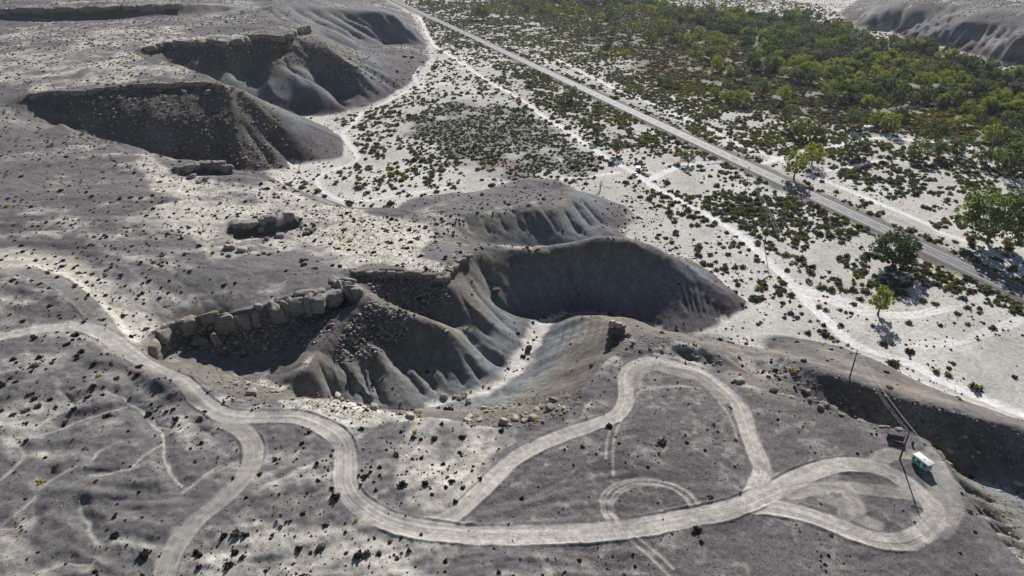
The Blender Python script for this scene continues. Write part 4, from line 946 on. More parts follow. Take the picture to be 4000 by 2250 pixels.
LIST = [ # base x, y, height in picture, kind, leaf, width, label
 (3854,950,170,4,G,1.0,'huge spreading cottonwood beside the pale track east of the highway'),
 (3487,1040,118,4,Dk,1.0,'big dark cottonwood leaning over shrubs on the near side of the highway'),
 (3430,1228,98,2,Yl,1.0,'tall narrow tree standing alone on the white sand flat'),
 (3101,699,98,0,Yl,.95,'bright cottonwood at the very edge of the highway shading its asphalt'),
 (2228,393,58,1,G,.9,'bushy green tree touching the near verge of the highway'),
 (2409,608,66,0,G,.9,'green cottonwood beside the dirt track before the highway junction'),
 (2326,551,57,2,Dk,1.0,'slim dark tree between dirt track and highway'),
 (2688,640,52,1,G,1.1,'low forked cottonwood beside the highway junction'),
 (2026,420,40,2,Dk,1.0,'small upright tree at the bend of the dirt track by the grey brush field'),
 (1885,74,52,1,G,1.3,'wide green tree in the olive scrub across the highway'),
 (3942,685,108,1,G,1.0,'large open branched cottonwood on pale sand near the side tracks'),
 (3318,618,32,1,Yl,1.0,'little yellow tree under the dark cottonwood by the side track')]
SCT = [(3171,642,78,0,Yl),(3342,611,72,1,Dk),(3062,497,80,2,G),(3129,540,70,1,G),(3186,535,54,1,G),(3331,497,62,0,G),(3424,497,54,1,Yl),(3474,518,66,1,Yl),(3652,551,62,1,Dk),(3585,623,66,1,G),(3662,618,62,0,G),(3735,618,54,0,Dk),(3828,642,58,1,G),(3875,582,78,0,Yl),(3999,670,88,1,G),(3057,404,62,0,Yl),(3220,383,47,2,Yl),(3243,411,45,0,G),(3427,435,49,0,G),(2800,274,52,0,Yl),(2792,383,39,1,Yl),(2838,395,44,1,Yl),(2890,411,54,1,Yl),(2836,357,45,1,G),(2976,378,60,0,G),(2575,328,34,1,G),(2611,338,36,1,G),(2370,208,39,1,Dk),(2339,235,36,2,G),(2440,224,31,1,Yl),(2629,131,42,2,G),(2455,173,40,2,Dk),(2393,152,45,0,G),(2553,180,42,2,G),(2775,232,48,1,G),(2790,200,42,0,G),(2640,345,30,1,G),(3720,590,50,1,G),(3900,640,52,0,G),(3520,470,46,1,Dk),(3160,420,40,2,Gy)]
for X, Yp, hp, k, lf, w, lb in LIST:
    p = at_z(X, Yp, .2); tree(p[0], p[1], tpx_height(p, hp), k, lf, 'cottonwood_tree', lb, None, w)
for X, Yp, hp, k, lf in SCT:
    p = at_z(X, Yp, .2); nm = ('green', 'yellow green', 'dark green', 'grey green')[lf]
    tree(p[0], p[1], tpx_height(p, hp), k, lf, 'cottonwood_tree', ('broad', 'spreading', 'slender', 'low bushy')[k]+' '+nm+' cottonwood scattered on the flat between highway and river wood', 'scattered cottonwoods before the river wood', random.uniform(.9, 1.15))
p = at_z(2345, 742, .1); sn = empty('dead_snag', (p[0], p[1], float(gz(p[0], p[1]))), .4); sn.scale = (9, 9, 10); tag(sn, 'bare dark snag standing in the scrub beyond the flat topped mesa', 'dead tree')
o = bpy.data.objects.new('trunk', TRM[2][0]); COL.objects.link(o); o.parent = sn
# river wood
WOOD = [(2560,30),(2700,40),(2900,62),(3010,75),(3110,55),(3200,90),(3330,120),(3420,185),(3560,172),(3690,190),(3800,240),(3950,320),(4060,400),(4060,560),(3900,520),(3800,470),(3700,430),(3500,395),(3350,365),(3250,335),(3100,325),(3020,290),(2960,240),(2900,150),(2760,105),(2600,85)]
SPAR = [(1980,-10),(2300,-8),(2600,25),(2900,110),(2980,250),(2900,330),(2600,175),(2300,130),(2050,50)]
EDGE = [(3150,330),(3500,390),(3800,460),(4060,560),(4060,630),(3800,560),(3560,470),(3300,420)]
def pw(L): return np.array([at_z(a, b, 0)[:2] for a, b in L])
cand = []
for L, dn in ((WOOD, .0058), (SPAR, .0011), (EDGE, .0022), ([(3400,185),(3700,205),(4060,330),(4060,400),(3750,270),(3500,215)], .002), ([(1980,-12),(2560,12),(2560,34),(2250,22)], .005)):
    P = pw(L); lo, hi = P.min(0), P.max(0); N = int((hi-lo).prod()*dn*1.6); q = rng.uniform(lo, hi, (N, 2)); q = q[in_poly(q[:, 0], q[:, 1], P)]
    nn = fbm(q[:, 0], q[:, 1], 70, 2, 401); q = q[(nn > -.28) & (rng.rand(len(q)) < .62+.9*nn.clip(-.4, .4)+.1)]; cand.append(q)
k0 = rng.randint(0, len(RIV)-1, 230); tt_ = RIV[k0+1, :2]-RIV[k0, :2]; tt_ /= np.linalg.norm(tt_, axis=1)[:, None]; oo_ = (rng.uniform(4.5, 15, 230)*rng.choice([-1, 1], 230))[:, None]
cand.append(RIV[k0, :2]+np.stack([tt_[:, 1], -tt_[:, 0]], 1)*oo_)
T2 = np.vstack(cand); T2 = T2[gfield(RIVD, T2[:, 0], T2[:, 1]) > 3.8]
tz = gz(T2[:, 0], T2[:, 1]); tpx, tpy, tf = to_pix(T2[:, 0], T2[:, 1], tz); k_ = (tpx > -40) & (tpx < 1064) & (tz < 3)
T2, tz, tf, tpx = T2[k_], tz[k_], tf[k_], tpx[k_]
thh = rng.gamma(14, .78, len(T2)).clip(6, 17); o_ = np.argsort(-thh/tf*((tpx > 0) & (tpx < 1024)))
tcl = fbm(T2[:, 0], T2[:, 1], 55, 2, 431)
tleaf = np.where(tcl > .12, 1, np.where(tcl < -.16, 2, 0)); uu = rng.rand(len(T2)); tleaf = np.where(uu < .22, 0, np.where(uu < .32, 3, np.where(uu > .93, 1, tleaf)))
tk = rng.choice([0, 1, 2, 3], len(T2), p=[.3, .25, .2, .25])
for i in o_[:235]:
    nm = ('green', 'yellow green', 'dark green', 'grey green')[tleaf[i]]
    fm = ('broad', 'spreading', 'slender', 'low bushy')[tk[i]]; hh_ = 'tall ' if thh[i] > 11.8 else ''
    tree(T2[i, 0], T2[i, 1], thh[i], tk[i], tleaf[i], 'cottonwood_tree', hh_+fm+' '+nm+' cottonwood in the dense wood along the river', 'cottonwoods of the river wood', random.uniform(.95, 1.3))
rest = o_[235:]
# what is left of the wood reads as one mass
TSRC = []
for k in range(4):
    for lf in range(4):
        TSRC.append((k, lf))
tv = {}
def treeobj(k, lf): 
    v, f = join([TK[k][0], TK[k][1]]); return v, f
if len(rest):
    roots = [o for o in COL.objects if o.name.startswith('crown')]
    src = []; key = {}
    for o in roots:
        if o.data.name not in key: key[o.data.name] = len(src); src.append(o)
    pk = np.array([key.get(TRM[tk[i]][1][tleaf[i]].name, 0) for i in rest])
    scatter('far_wood', 'far green wood along the river reading as one mass', 'wood', np.column_stack([T2[rest], tz[rest]]), np.column_stack([thh[rest]*1.15, thh[rest]*1.15, thh[rest]]), rng.uniform(0, 6.28, len(rest)), pk, src)
print('trees', len(T2))
# ------------------------------------------------------------------ rocks
def rock_mesh(name, m, seed, res=7, blocky=.75, nplane=13, round_=7.0, rough=.05):
    r = np.random.RandomState(seed); V, F, key = [], [], {}
    g = np.linspace(-1, 1, res+1)
    for ax in range(3):
        for sg in (-1, 1):
            ids = np.zeros((res+1, res+1), int)
            for i in range(res+1):
                for j in range(res+1):
                    p = [0, 0, 0]; p[ax] = sg; p[(ax+1) % 3] = g[i]; p[(ax+2) % 3] = g[j]; kk = tuple(round(c, 5) for c in p)
                    if kk not in key: key[kk] = len(V); V.append(p)
                    ids[i, j] = key[kk]
            for i in range(res):
                for j in range(res):
                    q = (ids[i, j], ids[i+1, j], ids[i+1, j+1], ids[i, j+1]); F.append(q if sg > 0 else q[::-1])
    V = np.array(V, float); D = V/np.linalg.norm(V, axis=1)[:, None]
    N = r.randn(nplane, 3); N /= np.linalg.norm(N, axis=1)[:, None]
    ax = np.vstack([np.eye(3), -np.eye(3)])+.16*r.randn(6, 3); ax /= np.linalg.norm(ax, axis=1)[:, None]
    N = np.vstack([ax, N]); d = np.concatenate([np.full(6, blocky)*r.uniform(.9, 1.1, 6), r.uniform(.82, 1.08, nplane)])
    dots = np.maximum(D@N.T, 0)/d; rad = 1/((dots**round_).sum(1)**(1/round_))
    P = D*rad[:, None]
    n3 = sum(np.sin(P@(r.randn(3)*f)+r.rand()*6)*a for f, a in ((3, 1), (5, .8), (8, .6), (12, .4)))
    P = P*(1+rough*n3/2)[:, None]
    st = np.sin(P[:, 2]*r.uniform(7, 11)+1.5*P[:, 0]+r.rand()*6); P[:, :2] *= (1+.045*np.sign(st)*np.abs(st)**.4)[:, None]
    me = bpy.data.meshes.new(name); fill(me, P, np.array(F)); me.polygons.foreach_set('use_smooth', np.ones(len(F), bool)); me.materials.append(m); return me
def rock_mat(name, c, c2, sc=.6):
    m, t, p = nodes(name); p.inputs['Roughness'].default_value = .95; p.inputs['Specular IOR Level'].default_value = .15
    g = t.nodes.new('ShaderNodeNewGeometry'); mp = t.nodes.new('ShaderNodeMapping'); mp.inputs['Scale'].default_value = (1, 1, 2.2); link(t, g.outputs['Position'], mp.inputs[0])
    n = t.nodes.new('ShaderNodeTexNoise'); n.inputs['Scale'].default_value = sc; n.inputs['Detail'].default_value = 6; n.inputs['Roughness'].default_value = .65; link(t, mp.outputs[0], n.inputs['Vector'])
    rp = t.nodes.new('ShaderNodeValToRGB'); rp.color_ramp.elements[0].position = .32; rp.color_ramp.elements[1].position = .68
    rp.color_ramp.elements[0].color = (*c, 1); rp.color_ramp.elements[1].color = (*c2, 1); link(t, n.outputs['Fac'], rp.inputs[0]); link(t, rp.outputs[0], p.inputs['Base Color'])
    b = t.nodes.new('ShaderNodeBump'); b.inputs['Strength'].default_value = .8; b.inputs['Distance'].default_value = .35; link(t, n.outputs['Fac'], b.inputs['Height']); link(t, b.outputs[0], p.inputs['Normal'])
    return m
RK_TAN = rock_mat('sandstone_tan', (.17, .14, .112), (.36, .31, .25)); RK_GREY = rock_mat('sandstone_grey', (.16, .145, .135), (.34, .315, .285)); RK_DARK = rock_mat('rock_dark', (.07, .06, .055), (.17, .145, .125)); RK_RED = rock_mat('rock_red', (.13, .06, .05), (.22, .11, .09)); RK_PALE = rock_mat('sandstone_pale', (.30, .26, .205), (.50, .445, .36))
def kit(m, s): return [rock_mesh('boulder', m, s+k, 6, .74, 10, 9, .05) for k in range(5)]
KT, KG, KD, KP = kit(RK_TAN, 100), kit(RK_GREY, 120), kit(RK_DARK, 140), kit(RK_PALE, 160)
KR = [rock_mesh('boulder', RK_RED, 181, 7, .8, 12, 7, .06)]
KB = [rock_mesh('cap_block', RK_GREY, 200+k, 9, .86, 10, 6, .09) for k in range(6)]; KBT = [rock_mesh('cap_block', RK_TAN, 220+k, 9, .80, 11, 10, .08) for k in range(6)]
KSLAB = [rock_mesh('slab', RK_TAN, 240+k, 6, .72, 8, 14, .05) for k in range(4)]
def rock(name, me, loc, size, rot, label, cat, group=None):
    o = bpy.data.objects.new(name, me); COL.objects.link(o); o.location = loc; o.scale = size; o.rotation_euler = rot; return tag(o, label, cat, group)
def boulders(poly, n, s0, s1, kitset, label, group, flat=.75, seed=1, sink=.25):
    n = max(4, int(n*.66)); r = np.random.RandomState(seed); P = np.array(poly, float); lo, hi = P.min(0), P.max(0); pts_ = []
    while len(pts_) < n:
        q = r.uniform(lo, hi, (n*3, 2)); q = q[in_poly(q[:, 0], q[:, 1], P)]; pts_ += q.tolist()
    w = spot(*np.array(pts_[:n]).T)
    for k in range(n):
        s = s0+(s1-s0)*r.rand()**2.2; s *= .5; x, y = w[k, :2]; z = float(gz(x, y))
        sz = (s*r.uniform(.85, 1.35), s*r.uniform(.8, 1.1), s*flat*r.uniform(.8, 1.15))
        rock('sandstone_boulder', kitset[r.randint(len(kitset))], (x, y, z+sz[2]*(.74-2*sink*.74)), sz, (r.uniform(-.3, .3), r.uniform(-.3, .3), r.uniform(0, 6.28)), label, 'boulder', group)
boulders([(600,1335),(690,1275),(860,1265),(905,1340),(800,1385),(650,1372)], 13, 1.6, 4.2, KT, 'angular brown block fallen into the shaded canyon head under the cap rock', 'blocks in the canyon head', seed=2)
boulders([(900,1275),(1240,1285),(1200,1340),(1000,1390),(880,1365)], 24, .7, 1.9, KG, 'small grey rock in the shaded talus below the bulging cap rock', 'talus rocks below the cap rock', seed=3)
boulders([(780,1420),(950,1450),(1120,1500),(1140,1550),(930,1535),(800,1470)], 18, .9, 3.4, KP, 'pale sandstone boulder on the sunlit rim beside the winding track', 'boulders on the sunlit canyon rim', seed=4)
boulders([(1160,1540),(1290,1540),(1455,1575),(1640,1612),(1620,1632),(1440,1600),(1270,1560)], 20, 1.0, 3.6, KP, 'cream boulder on the canyon rim above the fluted grey domes', 'boulders above the fluted domes', seed=5)
boulders([(1716,1530),(1800,1515),(1895,1540),(1880,1575),(1740,1575)], 10, 1.4, 3.2, KT, 'brown boulder jammed at the head of the white wash', 'boulders at the wash head', seed=6)
boulders([(1790,1600),(1990,1575),(2200,1560),(2275,1520),(2260,1580),(2120,1650),(1950,1680),(1800,1650)], 56, .9, 3.8, KP+KT, 'tan boulder in the jumbled field between wash and loop plateau', 'boulder field below the loop plateau', seed=7)
boulders([(1490,1190),(1640,1225),(1660,1250),(1500,1215)], 12, 1.2, 2.4, KD, 'dark blocky rock lined along the crest above the big grey dome', 'rock row on the dome crest', seed=8)
boulders([(1400,1160),(1500,1210),(1560,1330),(1440,1330),(1330,1310)], 22, .8, 2.6, KG+KD, 'grey rock in the rubble between cap rock and fluted domes', 'rubble above the fluted domes', seed=9)
boulders([(1430,1075),(1720,1085),(1740,1170),(1650,1215),(1500,1140)], 26, .8, 2.0, KD+KT, 'dark rock on the shaded slope below the sandstone bench', 'rocks below the sandstone bench', seed=10)
boulders([(950,880),(1120,870),(1150,940),(1050,965),(970,940)], 18, 1.4, 5.0, KG, 'rounded grey boulder in the hollow under the middle bench outcrop', 'boulders under the middle outcrop', seed=11)
boulders([(1185,870),(1260,880),(1265,930),(1200,930)], 8, 1.8, 5.0, KT, 'tan boulder in the small heap right of the middle outcrop', 'heap beside the middle outcrop', seed=12)
boulders([(680,665),(760,640),(880,660),(870,710),(760,720)], 24, 2.0, 6.0, KG, 'grey weathered boulder of the cluster on the bench edge by the second canyon', 'boulder cluster on the bench edge', seed=13, flat=.85)
boulders([(140,375),(340,362),(640,340),(860,345),(850,385),(600,385),(330,395),(170,405)], 26, 1.8, 6.5, KT, 'brown boulder in the shaded talus below the straight plateau cliff', 'talus of the straight plateau cliff', seed=14)
boulders([(880,335),(950,342),(970,368),(900,362)], 7, 2.5, 5.0, KT, 'large tan boulder on the nose of the brown rubbly slope', 'boulders on the rubbly nose', seed=15)
boulders([(600,185),(820,195),(1010,175),(1000,240),(850,240),(680,230)], 14, 2.0, 5.0, KT, 'brown boulder in the dark hollow above the blue grey domes', 'boulders above the blue grey domes', seed=16)
boulders([(1560,205),(1640,225),(1720,260),(1640,330),(1560,340),(1480,280)], 16, 2.0, 6.0, KD, 'dark rock on the low debris mounds at the foot of the fluted slope', 'rocks on the debris mounds', seed=17)
boulders([(3000,1470),(3110,1480),(3330,1600),(3430,1665),(3250,1620),(3050,1520)], 20, .8, 2.4, KG+KT, 'grey rock at the head of the ravine near the utility poles', 'rocks at the ravine head', seed=18)
boulders([(3560,1700),(3700,1760),(3850,1900),(3980,2060),(4000,1900),(3850,1760)], 14, .8, 2.6, KP, 'pale ledge rock on the broken slope below the camper', 'rocks below the camper', seed=19, flat=.5)
boulders([(2330,1350),(2380,1300),(2480,1320),(2520,1345),(2400,1390)], 10, 1.3, 3.2, KD, 'dark rock at the foot of the hoodoo', 'rocks round the hoodoo', seed=20)
boulders([(1040,690),(1170,740),(1190,765),(1060,720)], 7, 1.8, 4.0, KT, 'flat tan slab on the broken edge of the sandstone bench', 'slabs on the bench edge', seed=21, flat=.4)
boulders([(860,925),(960,950),(1060,985),(1085,1015),(1000,1005),(880,965)], 16, 1.6, 4.6, KP+KG, 'pale rounded boulder strung along the bench in front of the middle outcrop', 'boulders before the middle outcrop', seed=22)
boulders([(1160,1000),(1270,1005),(1290,1050),(1180,1050)], 12, 1.0, 3.0, KD+KT, 'dark broken rock on pale ground behind the curved cap rock', 'rocks behind the curved cap rock', seed=23)
boulders([(1600,850),(1690,845),(1790,930),(1800,965),(1720,935)], 14, 1.4, 4.5, KD+KT, 'dark rock tumbled off the bench toward the flat topped mesa', 'rocks between bench and mesa', seed=24)
boulders([(620,640),(700,630),(760,690),(700,740),(620,700)], 14, 1.2, 3.6, KP, 'pale slab boulder on the bench beside the boulder cluster', 'slabs beside the boulder cluster', seed=25, flat=.5)
def one_rock(X, Y, size, kitm, label, rot=(0, 0, 0), up=.3, name='sandstone_boulder'):
    w = spot([X], [Y])[0]; rock(name, kitm, (w[0], w[1], float(gz(w[0], w[1]))+size[2]*up), size, rot, label, 'boulder')
one_rock(850,1350,(1.7,1.3,3.9),KSLAB[0],'tall upright rock slab standing in the shaded canyon head',(.15,-.22,.4),.55)
one_rock(785,1340,(3.4,1.7,1.6),KSLAB[1],'long tilted brown slab lying in the canyon head',(.1,.15,.2))
one_rock(1937,1128,(1.9,1.4,1.3),KR[0],'red boulder resting on the shaded side of the dome',(.1,.2,.5),.3)
one_rock(2062,1374,(1.2,1.2,1.9),KD[1],'dark upright boulder at the edge of the white wash',(0,.1,.3),.5)
one_rock(1745,1294,(1.1,.7,.4),KP[1],'single small pale slab on the bare grey dome',(0,0,1))
one_rock(1819,1285,(1.6,1.2,1.1),KT[2],'brown boulder stuck in the gully beside the bare dome',(0,0,1),.2)
one_rock(872,668,(3.0,2.8,2.8),KG[3],'biggest round boulder at the end of the bench edge cluster',(0,0,1),.5)
one_rock(985,1540,(2.0,1.6,1.4),KP[2],'square cream boulder on the sunlit rim above the canyon floor',(0,.1,.6),.45)
one_rock(2885,1490,(2.0,1.6,1.1),KP[3],'white rock on the edge of the loop plateau near the notch',(0,0,.3))
one_rock(3020,1532,(1.7,1.3,1.2),KD[2],'dark angular rock beside the plateau edge east of the loop',(0,0,.7),.35)
# cap rock along the rims: every block its own
def caps(P, spacing, size, kitset, label, group, seed, start=0., end=1., push=.35, lift=.35, gap=0):
    r = np.random.RandomState(seed); Q = spline(P, .5); s = np.concatenate([[0], np.cumsum(np.linalg.norm(np.diff(Q[:, :2], axis=0), axis=1))])
    d = start*s[-1]
    while d < end*s[-1]:
        k = min(np.searchsorted(s, d), len(Q)-2); t = Q[k+1, :2]-Q[k-1, :2]; t /= np.linalg.norm(t)+1e-9; nrm = np.array([t[1], -t[0]])
        f = r.uniform(.5, 1.5); w, dp, h = size[0]*f*.64, size[1]*r.uniform(.75, 1.3)*.62, size[2]*r.uniform(.6, 1.12)*.62
        if r.rand() >= gap:
            p = Q[k, :2]+nrm*push*dp*r.uniform(.3, 1.5)
            rock('cap_rock_block', kitset[r.randint(len(kitset))], (p[0], p[1], Q[k, 2]-h*.8+lift+r.uniform(-.7, .25)), (w, dp, h), (r.uniform(-.08, .08), r.uniform(-.08, .08), math.atan2(t[1], t[0])+r.uniform(-.45, .45)), label, 'cap rock', group)
        d += spacing*f
caps(RIMS['capB'], 4.6, (5.4, 5.0, 8.2), KB, 'bulging grey sandstone block of the curved cap rock over the near canyon', 'bulging cap rock of the near canyon', 31, .52, 1., .7)
caps(RIMS['capB'], 4.0, (4.2, 3.2, 3.0), KB, 'upper rounded block set back on the curved cap rock', 'upper tier of the curved cap rock', 41, .44, .95, -.5, .6, .25)
caps(RIMS['capB'], 4.2, (5.0, 3.6, 6.5), KBT, 'brown cap rock block at the closed head of the near canyon', 'cap rock round the canyon head', 32, .03, .50, .3, -.6, .22)
caps(RIMS['benchrim'], 2.6, (3.0, 2.4, 2.2), KBT, 'broken ledge block along the rim of the pale sandstone bench', 'ledge of the sandstone bench', 33, 0, 1, .4, .15)
caps(RIMS['capA'], 3.6, (4.4, 4.2, 4.4), KB, 'rounded grey ledge block above the bench edge boulder cluster', 'ledge above the boulder cluster', 34, .1, 1, .4)
caps(RIMS['capBo'], 4.4, (5.2, 4.4, 4.6), KB, 'rounded pale ledge block of the middle bench outcrop', 'ledge of the middle outcrop', 35, 0, 1, .4)
caps(RIMS['cap2'], 5.6, (6.6, 4.2, 4.6), KBT, 'brown rim block of the straight plateau cliff', 'rim of the straight plateau cliff', 36, .08, 1, .4)
caps(RIMS['cap3'], 8.0, (9.5, 6.0, 7.0), KBT, 'brown cap rock block over the blue grey domes', 'cap rock over the blue grey domes', 37, .05, 1, .4)
caps(RIMS['cap5'], 13.0, (15, 9, 8), KBT, 'brown cap rock block of the farthest plateau cliff', 'cap rock of the farthest cliff', 39, .1, .85, .4)
caps(RIMS['rimR'], 3.2, (2.8, 2.0, 2.2), KG, 'grey ledge rock along the ravine rim behind the camper', 'ledge along the ravine rim', 38, .12, .6, .3, .1, .35)
# stony talus: too small to tell apart
r_ = np.random.RandomState(77); TP, TS, TR = [], [], []
for poly, n, a, b in (([(600,1320),(900,1240),(1290,1230),(1330,1300),(1200,1350),(900,1400),(650,1375)], 1200, .15, .8), ([(1400,1070),(1730,1085),(1760,1180),(1640,1230),(1480,1160)], 1100, .15, .8), ([(1330,1300),(1450,1160),(1620,1240),(1570,1330),(1440,1400),(1300,1420)], 1000, .15, .8),
    ([(260,470),(150,390),(500,350),(870,350),(1000,390),(1080,430),(1130,560),(1080,650),(900,650),(600,585)], 1700, .25, 1.2), ([(560,190),(900,160),(1180,130),(1240,180),(1180,260),(900,230),(700,240)], 700, .4, 1.4), ([(2900,1450),(3150,1420),(3450,1530),(4000,1680),(4000,1850),(3700,1720),(3400,1650),(3000,1530)], 1100, .12, .5),
    ([(1780,1590),(2260,1520),(2290,1560),(2100,1680),(1800,1660)], 700, .12, .45), ([(780,1420),(1120,1500),(1640,1615),(1600,1650),(900,1570)], 700, .1, .4), ([(3600,1700),(4000,1950),(4000,2230),(3750,1880)], 500, .1, .45), ([(1100,130),(1250,140),(1400,280),(1500,370),(1300,330),(1150,230)], 500, .4, 1.1), ([(2330,1270),(2540,1290),(2800,1370),(2850,1440),(2650,1390),(2400,1390)], 350, .12, .5),
    ([(900,700),(1300,800),(1700,900),(1700,1040),(1300,1050),(800,960)], 700, .12, .4), ([(1900,1700),(2500,1420),(2850,1560),(2950,1900),(3600,2150),(3700,2250),(1900,2250)], 1300, .06, .2), ([(0,1400),(900,1650),(1500,2250),(0,2250)], 1300, .06, .22), ([(1200,160),(1500,180),(1680,200),(1650,300),(1520,360),(1350,250)], 500, .4, 1.5)):
    P = np.array(poly, float); q = r_.uniform(P.min(0), P.max(0), (n*3, 2)); q = q[in_poly(q[:, 0], q[:, 1], P)][:n]; w = spot(*q.T); k = ~gfield(TRK, w[:, 0], w[:, 1]); w = w[k]
    s = a+(b-a)*r_.rand(len(w))**2.5; w[:, 2] = gz(w[:, 0], w[:, 1]); TP.append(w); TS.append(np.column_stack([s*r_.uniform(.8, 1.4, len(w)), s, s*.7])); TR.append(r_.uniform(0, 6.28, len(w)))
src = [[o for o in COL.objects if o.type == 'MESH' and o.data == m][0] for m in (KT[0], KG[0], KD[0], KP[0], KT[1], KD[1]) if any(o.type == 'MESH' and o.data == m for o in COL.objects)]
TP = np.vstack(TP); scatter('stony_talus', 'small broken stones strewn over slopes and rims', 'stones', TP, np.vstack(TS), np.concatenate(TR), r_.randint(0, len(src), len(TP)), src)
# hoodoo on the spur
w = spot([2395], [1318])[0]; hb = Vector((w[0], w[1], float(gz(w[0], w[1]))))
hd = empty('sandstone_hoodoo', hb); tag(hd, 'ragged tan sandstone hoodoo standing on the spur above the white wash', 'hoodoo')
for nm, me, loc, sz, rt in (('pillar', KD[0], (0, 0, 1.6), (2.6, 2.2, 3.4), (0, .1, .4)), ('pillar', KD[3], (2.6, .6, 1.0), (2.0, 1.8, 2.8), (.1, 0, 1)), ('cap_stone', KP[0], (-.7, .2, 5.2), (1.5, 1.3, 1.7), (.1, .2, .7)), ('cap_stone', KP[4], (1.5, .4, 4.6), (1.6, 1.2, 1.2), (0, .15, .2)), ('cap_stone', KT[1], (3.3, .8, 3.6), (1.2, 1.0, .9), (0, 0, .9)), ('base_rock', KD[2], (4.2, -.6, .6), (2.2, 1.6, 1.7), (0, .2, .3))):
    o = bpy.data.objects.new(nm, me); COL.objects.link(o); o.parent = hd; o.location = loc; o.scale = sz; o.rotation_euler = rt
# ------------------------------------------------------------------ built things
def box(x0, x1, y0, y1, z0, z1, bev=0.0):
    if bev <= 0:
        V = np.array([(x, y, z) for z in (z0, z1) for y in (y0, y1) for x in (x0, x1)], float)
        F = np.array([(0, 2, 3, 1), (4, 5, 7, 6), (0, 1, 5, 4), (2, 6, 7, 3), (0, 4, 6, 2), (1, 3, 7, 5)]); return V, F
    def ring(z, i): return [(x0+i, y0+bev-0 if 0 else y0+bev, z), ]
    n = 3; P = []
    for z, ins in ((z0, bev), (z0+bev*.3, bev*.3), (z0+bev, 0), (z1-bev, 0), (z1-bev*.3, bev*.3), (z1, bev)):
        for cx, cy, a0 in ((x1-bev, y1-bev, 0), (x0+bev, y1-bev, 1), (x0+bev, y0+bev, 2), (x1-bev, y0+bev, 3)):
            for k in range(n+1):
                a = (a0+k/n)*math.pi/2; rr_ = bev-ins*.9; P.append((cx+rr_*math.cos(a), cy+rr_*math.sin(a), z))
    m = 4*(n+1); F = []
    for r in range(5):
        for k in range(m): F.append((r*m+k, r*m+(k+1) % m, (r+1)*m+(k+1) % m, (r+1)*m+k))
    V = np.array(P); c0, c1 = len(V), len(V)+1
    V = np.vstack([V, [[(x0+x1)/2, (y0+y1)/2, z0], [(x0+x1)/2, (y0+y1)/2, z1]]])
    for k in range(0, m, 2): F.append((c0, (k+2) % m, (k+1) % m, k)); F.append((c1, 5*m+k, 5*m+(k+1) % m, 5*m+(k+2) % m))
    return V, np.array(F)
def prism(poly, y0, y1):
    """side outline in x,z drawn out along y"""
    P = np.array(poly, float); n = len(P); V = np.vstack([np.column_stack([P[:, 0], np.full(n, y), P[:, 1]]) for y in (y0, y1)])
    F = [(i, (i+1) % n, (i+1) % n+n, i+n) for i in range(n)]; c = P.mean(0)
    V = np.vstack([V, [[c[0], y0, c[1]], [c[0], y1, c[1]]]])
    for i in range(0, n, 1):
        F.append((2*n, (i+1) % n, i, i)); F.append((2*n+1, i+n, (i+1) % n+n, (i+1) % n+n))
    return V, F
def pobj(name, VF, m, parent, smooth=False):
    V, F = VF; F = [tuple(dict.fromkeys(f)) for f in (F.tolist() if hasattr(F, 'tolist') else F)]
    me = bpy.data.meshes.new(name); me.from_pydata([tuple(v) for v in V], [], F); me.update()
    if smooth: me.polygons.foreach_set('use_smooth', np.ones(len(F), bool))
    me.materials.append(m); o = bpy.data.objects.new(name, me); COL.objects.link(o)
    if parent: o.parent = parent
    return o
def wheel(parent, x, y, r, w):
    t = np.linspace(0, 2*math.pi, 19)[:-1]; V = np.vstack([np.column_stack([x+q*np.cos(t), np.full(18, yy), r+q*np.sin(t)]) for q, yy in ((r*.62, y-w/2), (r, y-w/2+.02), (r, y+w/2-.02), (r*.62, y+w/2))])
    F = [(k*18+i, k*18+(i+1) % 18, (k+1)*18+(i+1) % 18, (k+1)*18+i) for k in range(3) for i in range(18)]
    a = pobj('wheel', (V, F), M_RUB, parent, True)
    V = np.vstack([[[x, y-w/2-.01, r], [x, y+w/2+.01, r]], np.column_stack([x+r*.62*np.cos(t), np.full(18, y-w/2+.02), r+r*.62*np.sin(t)]), np.column_stack([x+r*.62*np.cos(t), np.full(18, y+w/2-.02), r+r*.62*np.sin(t)])])
    F = [(0, 2+i, 2+(i+1) % 18) for i in range(18)]+[(1, 20+(i+1) % 18, 20+i) for i in range(18)]; pobj('rim', (V, F), M_STEEL, a)
M_RUB = mat('rubber', (.02, .02, .02), .85, .1); M_STEEL = mat('steel', (.45, .45, .46), .4, .1, 3, 0, .8); M_GLASS = mat('dark_glass', (.02, .025, .03), .1, .1, 2, 0, 0, .6)
M_WHITE = mat('white_enamel', (.78, .78, .78), .35, .04, 1.5); M_TURQ = mat('turquoise_paint', (.09, .52, .58), .4, .08, 1.5); M_WOOD = mat('weathered_wood', (.10, .07, .05), .9, .3, 3, .3)
M_POLE = mat('pole_wood', (.085, .055, .038), .9, .25, 2, .2); M_PORC = mat('insulator_porcelain', (.7, .7, .68), .25, .05)
